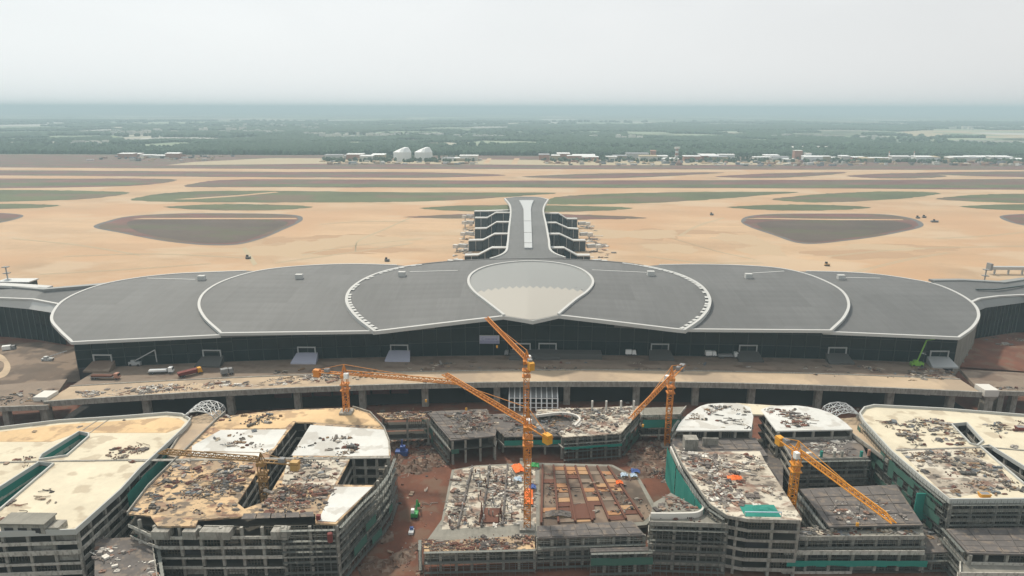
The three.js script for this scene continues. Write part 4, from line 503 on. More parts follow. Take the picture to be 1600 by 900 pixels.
const site = (name, label, poly, cat = 'building') => { const c = middle(poly); return thing(name, label, cat, [c[0], -0.4, c[1]]); };
const topping = (t, poly, y, m, name = 'roof_topping') => nb().prism(poly, y, y + 0.06).build(name, m, t);
function panels(t, [a, b, c, d], nx, ny, y, m = M.form, h = 0.25) { for (let j = 0; j < ny; j++) for (let i = 0; i < nx; i++) { const g = 0.035, P = (u, v) => lerp2(lerp2(a, b, u), lerp2(d, c, u), v), q = [P((i + g) / nx, (j + g) / ny), P((i + 1 - g) / nx, (j + g) / ny), P((i + 1 - g) / nx, (j + 1 - g) / ny), P((i + g) / nx, (j + 1 - g) / ny)]; nb().prism(q, y, y + h * rr(0.6, 1.2)).build('panel', m, t); } }
const tones = { mixed: [[0.10, 0.085, 0.07], [0.16, 0.14, 0.12], [0.22, 0.14, 0.08], [0.30, 0.27, 0.24], [0.07, 0.065, 0.06], [0.12, 0.05, 0.035], [0.42, 0.36, 0.28], [0.14, 0.15, 0.16]], red: [[0.14, 0.06, 0.04], [0.20, 0.09, 0.06], [0.12, 0.10, 0.09], [0.25, 0.18, 0.13], [0.07, 0.06, 0.055], [0.30, 0.26, 0.22]], pale: [[0.5, 0.47, 0.42], [0.32, 0.29, 0.26], [0.2, 0.17, 0.15], [0.6, 0.56, 0.5], [0.12, 0.1, 0.09], [0.24, 0.14, 0.1]] };
function debris(label, poly, n, y, tone = 'mixed', big = 1, dodge = [], name = 'debris') { // loose planks, sheets and stacks
  const b = nb(), [x0, x1, z0, z1] = bounds(poly); n = Math.round(n * 1.1); big *= 0.8; let k = 0, tries = 0; const centres = Array.from({ length: Math.max(3, Math.round(n / 14)) }, () => [rr(x0, x1), rr(z0, z1)]);
  while (k < n && tries++ < n * 40) {
    let p; if (rnd() < 0.7) { const c = pick(centres); p = [c[0] + rr(-1, 1) * rr(0, 9), c[1] + rr(-1, 1) * rr(0, 7)]; } else p = [rr(x0, x1), rr(z0, z1)];
    if (!inside(p, poly) || dodge.some((d) => inside(p, d))) continue; k++; const c = pick(tones[tone]), f = rr(0.7, 1.25); b.col = c.map((q) => q * f); const a = rnd() < 0.35 ? rr(-0.3, 0.3) : rr(0, 3.1), r = rnd();
    if (r < 0.14) { const w = rr(2, 4.6) * big, l = rr(1.4, 3) * big; b.box(p[0], y, p[1], w, rr(0.06, 0.2), l, a); for (let q = 0; q < 3; q++) { { const kf = rr(0.7, 1.5); b.col = c.map((v) => v * kf); } b.box(p[0] + rr(-0.4, 0.4) * w, y + 0.1, p[1] + rr(-0.4, 0.4) * l, w * rr(0.2, 0.6), rr(0.15, 0.35), l * rr(0.15, 0.5), a + rr(-0.3, 0.3)); } }
    else if (r < 0.30) { const l = rr(1.8, 4.2) * big, m = 2 + Math.floor(rnd() * 3); for (let q = 0; q < m; q++) b.box(p[0] + rr(-0.5, 0.5), y + q * 0.14, p[1] + q * rr(-0.25, 0.25), l * rr(0.6, 1), 0.13, rr(0.3, 0.9) * big, a + rr(-0.15, 0.15)); }
    else if (r < 0.42) { const m = 1 + Math.floor(rnd() * 3), w = rr(0.8, 2.2) * big, l = rr(1, 2.6) * big, al = rnd() < 0.4 ? rr(-0.15, 0.15) : rr(0, 3.1), hh = rr(0.3, 1); for (let q = 0; q < m; q++) { const kf = rr(0.8, 1.2); b.col = c.map((v) => v * kf); b.box(p[0] + q * (w + 0.25) * Math.cos(al), y, p[1] - q * (w + 0.25) * Math.sin(al), w, hh * rr(0.6, 1), l, al); } }
    else if (r < 0.62) { const N = 6, R = Array.from({ length: N }, () => rr(0.5, 1.1)), rx = rr(1, 2.6) * big, rz = rr(0.7, 1.7) * big, P = (j, e, yy) => [p[0] + Math.cos(j / N * 6.2832 + a) * R[j % N] * rx * e, yy, p[1] - Math.sin(j / N * 6.2832 + a) * R[j % N] * rz * e], hh = rr(0.12, 0.6); for (let j = 0; j < N; j++) { b.quad(P(j, 1, y), P(j + 1, 1, y), P(j + 1, 0.6, y + hh), P(j, 0.6, y + hh)); b.quad(P(j, 0.6, y + hh), P(j + 1, 0.6, y + hh), [p[0], y + hh * 1.15, p[1]], [p[0], y + hh * 1.15, p[1]]); } }
    else if (r < 0.86) { for (let q = 0; q < 9; q++) { if (q % 3 === 0) { const kf = rr(0.7, 1.3); b.col = pick(tones[tone]).map((v) => v * kf); } b.box(p[0] + rr(-1.9, 1.9), y, p[1] + rr(-1.5, 1.5), rr(0.25, 1.1) * big, rr(0.08, 0.4), rr(0.2, 0.6) * big, rr(0, 3)); } }
    else { for (let q = 0; q < 4; q++) b.beam([p[0] + rr(-1, 1), y + 0.12 + q * 0.06, p[1] + rr(-1, 1)], [p[0] + rr(-3.4, 3.4), y + 0.12 + q * 0.06, p[1] + rr(-1.8, 1.8)], 0.15); }
  }
  const m = b.build(name, debrisMat); m.userData = { kind: 'stuff', label, category: name === 'debris' ? 'debris' : 'rubble' }; return m;
}

// A: pale roofed block at the left edge
{
  const poly = [[-132.5,-245.2],[-131.6,-239.6],[-131.5,-222.1],[-131.6,-207.2],[-130.5,-193.5],[-131.1,-172.1],[-152.2,-170.4],[-179.7,-167.3],[-232.6,-225.5],[-217.8,-231.0],[-202.1,-236.2],[-183.3,-242.8],[-161.6,-246.8],[-144.6,-250.7],[-138.0,-249.7]], h1 = [[-169.9,-234.3],[-165.5,-232.8],[-164.2,-230.8],[-162.9,-216.2],[-170.5,-213.2],[-171.8,-216.4]], h2 = [[-169.2,-211.0],[-163.7,-210.3],[-161.5,-182.6],[-162.7,-176.5],[-169.2,-177.3],[-170.7,-194.8]];
  const t = site('parking_building', 'large block with clean cream roof and green netted light wells at the left edge', poly);
  shellFrame(t, poly, { top: 20, holes: [h1, h2], band: 1, parapet: 0, bandH: 1.3, net: [[0, 6, 18, M.net], [1, 5, 19, M.net], [2, 4, 19, M.net], [3, 2, 19.2, M.net]], walls: 0.3, netMat: M.net });
  topping(t, [[-133.7,-244.6],[-133.0,-239.6],[-136.3,-235.2],[-170.9,-234.3],[-175.8,-226.9],[-230.2,-225.6],[-216.6,-229.5],[-200.9,-234.6],[-182.2,-241.1],[-160.6,-245.0],[-143.5,-248.7],[-137.7,-247.9]].map((p) => lerp2(middle(poly), p, 0.985)), 20.0, M.peach);
  ringEdge(t, poly, 1.1); for (const h of [h1, h2]) ringEdge(t, h, 0.7);
  for (const h of [h1, h2]) { const f = 0.93, c = middle(h), q = h.map((p) => lerp2(c, p, 0.97)); const s = signed(q) > 0; q.forEach((a, i) => { const b = q[(i + 1) % q.length]; if (Math.hypot(a[0] - b[0], a[1] - b[1]) < 3) return; nb().quad([a[0], 6, a[1]], [b[0], 6, b[1]], [b[0], 19.3, b[1]], [a[0], 19.3, a[1]]).build('safety_net', M.net, t); }); }
  sweep(nb(), [[-214.9,-208.6],[-170.2,-212.1],[-135.5,-214.1]].map((p) => [p[0], 20.06, p[1]]), 0.35, 0.35, 0.22, 0.05).build('joint_kerb', M.concreteFine, t);
  for (const s of [[[-169.2,-245.7],[-169.8,-236.5]], [[-165.3,-246.4],[-165.7,-233.9]]]) sweep(nb(), s.map((p) => [p[0], 20.06, p[1]]), 0.18, 0.18, 0.14, 0.05).build('joint_kerb', M.concreteFine, t);
  const hut = site('roof_hut', 'grey low plant hut on the front edge of the cream left roof', [[-151.4,-172.3],[-139.4,-173.2]]); { const p = [-145.7,-173.4]; nb().box(p[0], 20, p[1], 13, 3.1, 5).build('wall', M.concreteFine, hut); nb().box(p[0], 23.1, p[1], 13.8, 0.35, 5.8).build('roof', M.concrete, hut); nb().box(p[0] + 8.6, 20, p[1], 3.2, 1.8, 4).build('annexe', M.concreteFine, hut); for (const dx of [-4, 0, 4]) nb().box(p[0] + dx, 20.3, p[1] + 2.52, 2.6, 1.6, 0.1).build('opening', M.dark, hut); }
  debris('few scraps and small stacks scattered on the cream left roof', poly, 26, 20.07, 'red', 0.8, [h1, h2]);
  debris('brown heap of planks midway on the cream left roof', [[-149.2,-222.7],[-140.5,-224.8],[-136.9,-219.6],[-145.8,-218.9]], 20, 20.07, 'red', 0.8);
  debris('dark pile near the near left corner of the cream left roof', [[-159.2,-179.6],[-152.6,-181.4],[-149.3,-176.8],[-157.0,-176.6]], 18, 20.07, 'mixed', 0.9);
}
// link between A and B
{ const p = [[-134.5,-250.7],[-126.5,-258.2],[-122.9,-255.2],[-123.9,-218.0],[-128.3,-219.3]], t = site('footbridge', 'concrete link deck from the left viaduct joint between the two left blocks', p, 'footbridge'); nb().prism(p, 18.2, 19).build('deck', M.deckPale, t); for (const [a, b] of [[p[0], p[4]], [p[2], p[3]]]) sweep(nb(), [[a[0], 19.4, a[1]], [b[0], 19.4, b[1]]], 0.25, 0.25, 0.5, 0.8).build('parapet', M.concreteFine, t); for (const f of [0.2, 0.5, 0.8]) { const q = lerp2(p[1], p[3], f); nb().box(q[0] - 3, -0.4, q[1], 1.4, 18.6, 1.4).build('column', M.concreteFine, t); } }
{ const p = [[-131.7,-180.2],[-115.1,-181.9],[-102.8,-162.3],[-119.9,-161.1]], t = site('stair_block', 'low grey stepped stair block between the two left blocks', p); shellFrame(t, p, { top: 12, roof: M.form, col: 5, band: 0.8, parapet: 0.6, scaf: [1, 2] }); debris('pale rubble on the low stepped block between the two left blocks', p, 34, 12.02, 'pale', 0.8); }
// B
const holeB = [[-90.6,-245.1],[-83.1,-245.3],[-82.4,-211.4],[-81.6,-189.5],[-86.5,-185.1],[-90.0,-188.2],[-90.9,-205.6]], polyB = [[-121.1,-181.5],[-123.1,-197.2],[-122.9,-215.8],[-122.4,-248.3],[-114.6,-252.1],[-101.4,-256.0],[-86.9,-257.9],[-71.3,-259.3],[-63.1,-254.5],[-54.6,-241.0],[-50.4,-230.0],[-47.7,-218.5],[-61.8,-217.9],[-61.7,-199.8],[-49.3,-199.7],[-56.1,-177.8],[-62.4,-178.3],[-63.8,-182.9],[-79.6,-182.5],[-86.1,-181.0],[-98.1,-179.0],[-97.5,-175.8],[-108.7,-175.5],[-113.6,-180.7]];
{
  const floorsB = [[-120.8,-180.8],[-123.1,-197.2],[-122.9,-215.8],[-122.4,-248.3],[-114.6,-252.1],[-101.4,-256.0],[-86.9,-257.9],[-71.3,-259.3],[-63.1,-254.5],[-54.6,-241.0],[-50.4,-230.0],[-47.5,-218.5],[-47.4,-207.9],[-49.2,-198.9],[-52.3,-190.2],[-55.9,-177.1],[-71.8,-176.1],[-96.3,-175.2],[-108.4,-174.9],[-112.8,-176.7]];
  const t = site('parking_building', 'debris strewn block with white roof and slanted light well left of the red pit', polyB);
  shellFrame(t, polyB, { top: 20, roof: M.peachDirty, holes: [holeB], floors: floorsB, upper: polyB, nUpper: 2, parapet: 0, band: 0.85, scaf: [11, 12, 13, 14, 15], net: [[12, 6, 9], [13, 9.4, 12.4], [13, 2.6, 5.6], [14, 5.8, 8.8]], walls: 0.1, bandH: 0.9 });
  for (const i of [[0, 1, 2, 3], [7, 8, 9, 10, 11]]) sweep(nb(), i.map((k) => [polyB[k][0], 20.3, polyB[k][1]]), 0.2, 0.2, 0.5, 0.9).build('parapet', M.concreteFine, t);
  topping(t, [[-83.9,-243.0],[-54.3,-239.6],[-50.7,-230.0],[-48.4,-219.4],[-61.9,-218.6],[-73.0,-218.8],[-83.2,-218.6]], 20.0, M.white); topping(t, [[-122.0,-224.8],[-117.0,-237.8],[-91.8,-238.9],[-91.4,-224.1],[-95.4,-217.4],[-118.1,-216.8]], 20.0, M.white); topping(t, [[-121.4,-246.0],[-114.1,-250.9],[-101.0,-254.8],[-86.5,-256.7],[-71.0,-258.0],[-63.9,-253.3],[-56.4,-242.6],[-83.8,-245.2],[-91.8,-246.2],[-92.9,-240.0],[-119.2,-238.8]], 20.0, M.peach); topping(t, [[-120.6,-182.2],[-121.5,-214.4],[-94.7,-215.5],[-91.5,-192.2],[-90.3,-187.5],[-87.0,-184.4],[-87.3,-182.0],[-98.7,-180.4],[-113.0,-181.4]], 20.0, M.peachDirty); topping(t, [[-83.8,-216.7],[-62.0,-217.3],[-62.6,-199.4],[-79.8,-199.0]], 20.0, M.paleDirty); topping(t, [[-62.1,-198.2],[-49.7,-198.5],[-56.5,-178.7],[-61.9,-179.2]], 20.06, M.white);
  for (const f of [0.05, 0.35, 0.65, 0.95]) { const q = lerp2([-61.4,-217.3], [-47.8,-217.6], f); nb().box(q[0], 9.8, q[1] - 0.6, 0.9, 9.6, 0.9).build('column', M.concreteFine, t); }
  for (const y of [16.1, 12.7]) { const a = [-61.7,-217.7], b = [-47.6,-218.1], c = [-61.7,-199.8]; nb().beam([a[0], y, a[1] + 0.2], [b[0], y, b[1] + 0.2], 0.4, 0.9).build('beam', M.concreteFine, t); nb().beam([a[0] + 0.2, y, a[1]], [c[0] + 0.2, y, c[1]], 0.4, 0.9).build('beam', M.concreteFine, t); }
  nb().prism([[-139.5,-214.1],[-47.7,-218.6],[-47.5,-217.2],[-138.8,-212.8]], 20.0, 20.32, []).build('joint_kerb', M.concreteFine, t);
  panels(t, [[-85.8,-182.4],[-64.7,-183.9],[-63.4,-181.2],[-85.4,-179.3]], 5, 1, 20.02);
  for (const [p, w] of [[[-107.4,-175.5], 5], [[-91.2,-175.8], 9], [[-98.8,-175.7], 4], [[-72.2,-176.3], 5]]) { nb().box(p[0], 16.6, p[1], w, 2.6, 3.5).build('plant_box', M.concreteFine, t); }
  const low = [[-120.6,-182.2],[-121.8,-213.5],[-94.6,-215.1],[-91.5,-192.2],[-89.6,-186.8],[-86.8,-183.7],[-101.0,-181.0]];
  debris('thick clutter of formwork and planks on the tan half of the white roofed block', low, 190, 20.07, 'mixed', 0.95, [holeB]);
  debris('scattered formwork on the far tan edge of the white roofed block', [[-118.9,-228.3],[-120.6,-248.9],[-99.2,-254.2],[-96.9,-247.8],[-104.3,-240.3],[-91.2,-218.4]], 45, 20.07, 'mixed', 0.8, [holeB]);
  debris('small stacks on the far white slab of the white roofed block', [[-84.2,-232.3],[-62.6,-232.8],[-59.4,-219.6],[-80.0,-219.1]], 30, 20.07, 'mixed', 0.85);
  debris('clutter on the middle white slab beside the slanted light well', [[-82.8,-217.2],[-62.1,-217.7],[-63.4,-204.6],[-80.0,-199.4]], 60, 20.07, 'mixed', 0.85);
  debris('brown and green rubbish heap before the near white slab', [[-82.3,-191.3],[-80.0,-199.4],[-62.8,-198.6],[-61.8,-189.2],[-64.6,-183.5],[-83.2,-183.1]], 130, 20.07, 'red', 0.9);
  const tp = [-61.9,-179.9]; const b1 = thing('toolbox', 'small red box on the near tip of the white roofed block', 'box', [tp[0], 20.06, tp[1]]); nb().box(tp[0], 20.06, tp[1], 1.2, 1.4, 1).build('body', M.red, b1); nb().box(tp[0], 21.46, tp[1], 1.3, 0.15, 1.1).build('lid', M.red, b1);
  const rt = [-57.0,-174.2], b2 = thing('red_tank', 'upright red cylinder on the scaffold below the white roof tip', 'tank', [rt[0], 16.6, rt[1]]); const cy = new THREE.Mesh(new THREE.CylinderGeometry(0.8, 0.8, 2.6, 16), M.red); cy.name = 'body'; cy.position.y = 1.3; b2.add(cy); const cp = new THREE.Mesh(new THREE.SphereGeometry(0.8, 16, 8, 0, 6.3, 0, 1.57), M.red); cp.name = 'dome'; cp.position.y = 2.6; cp.scale.y = 0.4; b2.add(cp);
}
// E
{
  const e1 = [[58.2,-241.8],[60.2,-246.6],[62.7,-251.2],[65.8,-256.0],[69.5,-260.6],[73.0,-264.4],[76.8,-266.8],[83.5,-267.8],[89.6,-267.7],[93.6,-264.0],[92.0,-254.8],[87.3,-242.6]], e2 = [[54.7,-229.6],[57.9,-224.9],[66.4,-225.1],[85.1,-226.0],[84.5,-218.1],[84.0,-183.7],[82.9,-182.4],[67.3,-182.7],[61.7,-184.5],[58.3,-190.3],[57.1,-197.3],[54.9,-215.6]], te = [[55.2,-235.6],[57.5,-242.4],[89.3,-243.2],[89.5,-229.1],[58.0,-224.5]], e3 = [[39.0,-188.2],[41.9,-196.5],[48.4,-202.4],[51.4,-198.6],[56.1,-192.5],[63.1,-187.4],[61.8,-184.1],[38.4,-184.8]];
  const t = site('parking_building', 'debris covered block with curved green netted left side, right of the central plaza', e2);
  shellFrame(t, e1, { top: 20, roof: M.white, parapet: 0, scaf: [0, 1], net: [[0, 10, 18]], col: 6 });
  shellFrame(t, e2, { top: 20.03, roof: M.paleDirty, parapet: 0.5, scaf: [8, 9, 10], net: [[9, 3, 19, M.net], [10, 4, 19, M.net], [11, 6, 19.5, M.net]], walls: 0.2 });
  nb().prism([[88.9,-268.0],[104.8,-265.8],[99.5,-256.8],[92.7,-257.2]], 19.4, 19.98).build('roof_link', M.pale, t);
  nb().prism([[86.9,-249.2],[103.5,-249.6],[89.4,-212.3],[83.6,-216.3]], 8.2, 9).build('low_deck', M.form, t);
  nb().prism(te, 16.1, 16.6).build('terrace', M.form, t); panels(t, [[68.6,-241.1],[89.0,-242.1],[89.2,-233.9],[69.7,-232.5]], 4, 2, 16.6); 
  shellFrame(t, e3, { top: 17, roof: M.concrete, parapet: 0.9, walls: 0.15, scaf: [6] });
  sweep(nb(), curve([[54.1,-231.0],[54.3,-221.9],[54.5,-211.3],[55.3,-200.0],[56.4,-194.4],[56.2,-191.1],[53.8,-188.6],[47.7,-187.8],[39.2,-187.6]], 5, false).map((p) => [p[0], 18.2, p[1]]), 0.3, 0.3, 0.7, 1.2).build('curved_parapet', M.wall, t);
  const st = [62.1,-234.3]; nb().box(st[0], 16.6, st[1], 5, 4.4, 4).build('stair_head', M.concreteFine, t);
  nb().box(st[0] + 8, 16.6, st[1] - 2, 6, 3.2, 0.5).build('screen_wall', M.concreteFine, t);
  debris('dark stacks on the white far roof right of the right slewing crane', [[68.4,-254.8],[78.7,-264.9],[92.6,-262.7],[87.6,-245.0],[62.2,-244.4]], 36, 20.02, 'mixed', 0.8);
  debris('dense colourful clutter on the tapering debris covered roof', e2.map((p) => lerp2(middle(e2), p, 0.9)), 130, 20.05, 'pale', 0.95); debris('rusty and dark stacks on the tapering debris covered roof', e2.map((p) => lerp2(middle(e2), p, 0.88)), 80, 20.05, 'red', 0.95);
  debris('rusty bundles on the low terrace beside the curved parapet', e3.map((p) => lerp2(middle(e3), p, 0.85)), 30, 17.02, 'red', 0.8);
  for (const [u, m, l, c] of [[[70.6,-207.0], M.tarpOrange, 'orange tarpaulin lump on the tapering debris covered roof', 5], [[72.6,-187.8], M.net, 'teal tarpaulin frame at the near end of the tapering roof', 11]]) { const o = thing('tarpaulin', l, 'tarpaulin', [u[0], 20.05, u[1]]); const b = nb(), N = 7, H = (i, j) => 20.1 + 0.9 * Math.sin(Math.PI * i / N) * Math.sin(Math.PI * j / N) * (0.6 + 0.8 * hash(i, j, 8)); for (let i = 0; i < N; i++) for (let j = 0; j < N; j++) { const P = (a, d) => [u[0] + (a / N - 0.5) * c, H(a, d), u[1] - (d / N - 0.5) * c * 0.6]; b.quad(P(i, j), P(i + 1, j), P(i + 1, j + 1), P(i, j + 1)); } b.build('sheet', m, o); if (c > 9) { for (const q of [-1, 1]) nb().beam([u[0] + q * 5.5, 20.06, u[1] + 3], [u[0] + q * 5.5, 21.6, u[1] + 3], 0.2).build('post', M.steel, o); nb().beam([u[0] - 5.5, 21.5, u[1] + 3], [u[0] + 5.5, 21.5, u[1] + 3], 0.25).build('rail', M.paleBlue, o); } }
}
// F
{
  const f1 = [[97.0,-261.6],[102.8,-265.5],[113.6,-266.1],[117.7,-264.9],[121.6,-262.8],[124.4,-259.5],[126.0,-255.1],[126.8,-249.9],[126.8,-244.4],[96.9,-242.5]], f2 = [[99.5,-249.5],[131.7,-250.8],[126.1,-229.2],[97.8,-227.5]], f3 = [[95.1,-212.5],[129.9,-216.2],[125.9,-192.2],[95.9,-190.5]], f4 = [[83.2,-193.5],[97.3,-191.4],[126.7,-193.1],[124.5,-188.4],[80.8,-186.7]], f5 = [[85.1,-185.9],[124.0,-186.8],[122.3,-183.7],[83.9,-182.7]];
  const t = site('parking_building', 'stepped block with white far roof and grey gridded lower decks under an orange jib', f2);
  shellFrame(t, f1, { top: 20, roof: M.white, parapet: 0, net: [[5, 17, 19.5]] });
  shellFrame(t, f2, { top: 16, roof: M.concreteDirty, parapet: 0.4, walls: 0.35, scaf: [2] });
  shellFrame(t, f3, { top: 13, roof: M.form, parapet: 0, walls: 0.2, scaf: [3] }); panels(t, [[98.1,-212.1],[129.0,-215.3],[125.4,-192.9],[97.0,-191.2]], 6, 4, 13.0);
  shellFrame(t, f4, { top: 11, roof: M.concrete, parapet: 0.9, walls: 0.25, scaf: [3] });
  shellFrame(t, [[81.9,-189.0],[125.9,-190.0],[123.4,-185.5],[80.3,-184.5]], { top: 7.6, roof: M.concrete, parapet: 0.9, walls: 0.2, net: [[2, 4.2, 6.4, M.net]] });
  for (const p of [[109.1,-229.7],[113.9,-229.8],[116.7,-229.9],[123.8,-230.0],[127.1,-231.1]]) { nb().box(p[0], 16, p[1], 0.8, 2.4, 0.8).build('stub_column', pick([M.net, M.brick, M.concreteFine]), t); }
  debris('rusty stacks on the white far roof of the stepped right block', [[100.2,-261.7],[113.9,-263.3],[113.5,-247.9],[101.7,-244.3]], 60, 20.02, 'red', 0.85); debris('pale scraps on the grey middle deck of the stepped right block', [[106.0,-241.6],[126.9,-244.7],[124.2,-231.0],[103.7,-229.6]], 50, 16.02, 'pale', 0.8); debris('scraps on the gridded grey deck under the orange jib', [[99.7,-202.4],[122.9,-206.7],[122.4,-193.9],[99.5,-192.3]], 40, 13.3, 'pale', 0.7);
  debris('piled props on the front terrace of the stepped right block', [[85.6,-192.2],[123.9,-192.4],[122.0,-189.0],[84.1,-188.1]], 60, 11.02, 'mixed', 0.8);
}
// link right
{ const p = [[125.3,-259.6],[136.6,-261.7],[135.7,-229.5],[130.9,-224.7]], t = site('footbridge', 'concrete link deck with peeling edge from the right viaduct joint down between two right blocks', p, 'footbridge'); nb().prism(p, 16.2, 17).build('deck', M.deckPale, t); for (const [a, b] of [[p[0], p[3]], [p[1], p[2]]]) sweep(nb(), [[a[0], 17.4, a[1]], [b[0], 17.4, b[1]]], 0.25, 0.25, 0.5, 0.8).build('parapet', M.concreteFine, t); for (const f of [0.3, 0.7]) { const q = lerp2(p[0], p[3], f); nb().box(q[0] + 3, -0.4, q[1], 1.4, 16.6, 1.4).build('column', M.concreteFine, t); }
  for (const k of [0, 1, 2]) { const a = [139.7,-238.6], o = k * 2.4; const b = nb(); b.beam([a[0] + o, 14 - k, a[1] - 8], [a[0] + o + 10, 14 - k, a[1] + 22], 1.1, 1.4); b.build('ramp_wall', M.wall, t); } }
// G
{
  const poly = [[135.9,-257.7],[140.4,-263.3],[145.4,-265.6],[171.7,-262.9],[201.3,-257.6],[239.5,-248.8],[191.9,-192.8],[158.4,-195.6],[134.4,-194.7],[133.2,-208.2],[132.4,-226.2],[134.1,-250.7]], h1 = [[167.6,-249.2],[174.0,-250.5],[170.7,-235.5],[166.3,-231.9],[164.9,-233.3]], h2 = [[167.1,-230.9],[170.8,-232.0],[174.2,-203.6],[168.1,-198.1],[165.1,-205.3]];
  const t = site('parking_building', 'debris strewn cream roofed block with rounded far corner at the right edge', poly);
  shellFrame(t, poly, { top: 20, holes: [h1, h2], parapet: 0, band: 0.9, scaf: [7, 8, 9, 10], net: [[8, 8, 19], [9, 6, 19], [10, 6, 19]], walls: 0.1, bandMat: M.concreteFine });
   ringEdge(t, poly, 1.0); for (const h of [h1, h2]) ringEdge(t, h, 0.7);
  nb().box([131.3,-202.4][0], 8, [131.3,-202.4][1], 5, 10, 0.4).build('safety_net', M.net, t);
  topping(t, [[135.8,-229.7],[158.7,-229.2],[164.1,-216.5],[161.7,-204.0],[139.4,-197.4],[135.3,-196.2]], 20, M.paleDirty);
  sweep(nb(), [[134.8,-227.7],[169.0,-231.0],[216.9,-222.3]].map((p) => [p[0], 20.06, p[1]]), 0.35, 0.35, 0.22, 0.05).build('joint_kerb', M.concreteFine, t);
  debris('dense dark stacks on the far half of the cream right edge roof', [[141.8,-250.9],[166.3,-254.3],[163.6,-232.8],[141.3,-231.3]], 120, 20.07, 'mixed', 0.85, [h1, h2]); debris('scattered grey and brown stacks on the near half of the right edge roof', [[136.1,-225.8],[165.1,-228.4],[161.5,-200.2],[139.0,-196.6],[135.5,-201.1]], 150, 20.07, 'mixed', 0.85, [h1, h2]); debris('loose stacks on the slim roof right of the right edge light wells', [[179.1,-254.7],[197.6,-252.2],[224.6,-236.8],[198.0,-204.9],[179.9,-208.5]], 90, 20.07, 'mixed', 0.85, [h1, h2]);
  for (const [u, m, l] of [[[146.8,-197.2], M.yellow, 'dull yellow bin near the front edge of the right edge roof'], [[191.2,-245.4], M.red, 'orange red bin on the far right edge roof']]) { const o = thing('skip', l, 'skip', [u[0], 20, u[1]]); const b = nb(); b.hexa([[u[0] - 1.2, 20, u[1] + 0.8], [u[0] + 1.2, 20, u[1] + 0.8], [u[0] + 1.2, 20, u[1] - 0.8], [u[0] - 1.2, 20, u[1] - 0.8], [u[0] - 1.7, 21.5, u[1] + 1.1], [u[0] + 1.7, 21.5, u[1] + 1.1], [u[0] + 1.7, 21.5, u[1] - 1.1], [u[0] - 1.7, 21.5, u[1] - 1.1]]).build('body', m, o); nb().box(u[0], 21.5, u[1], 2.9, 0.02, 1.8).build('filling', M.grey, o); }
}
// H
{ const p = [[133.0,-191.8],[158.1,-193.1],[196.7,-194.0],[183.3,-178.4],[150.5,-179.4],[132.3,-179.6]], t = site('low_block', 'dark low frame with gridded formwork deck in the near right corner', p); shellFrame(t, p, { top: 12, roof: M.form, parapet: 0, scaf: [5], walls: 0.15 }); panels(t, [[133.4,-191.1],[194.1,-193.3],[182.4,-179.6],[133.0,-180.2]], 10, 4, 12, M.form, 0.2); shellFrame(t, [[130.8,-179.9],[186.6,-181.3],[181.5,-175.3],[127.6,-174.6]], { top: 8.2, roof: M.concrete, parapet: 0.9 });
  const q = [[136.6,-210.4],[144.3,-210.5],[135.7,-187.3],[123.3,-186.4]], s = site('scaffold_stage', 'tangled scaffold stage between the stepped block and the dark low frame', q, 'scaffold'); shellFrame(s, q, { top: 7, roof: M.form, parapet: 0, scaf: [2, 3], col: 4 }); debris('dark tangle of pipes on the scaffold stage at right', q, 60, 7.02, 'mixed', 0.8); }
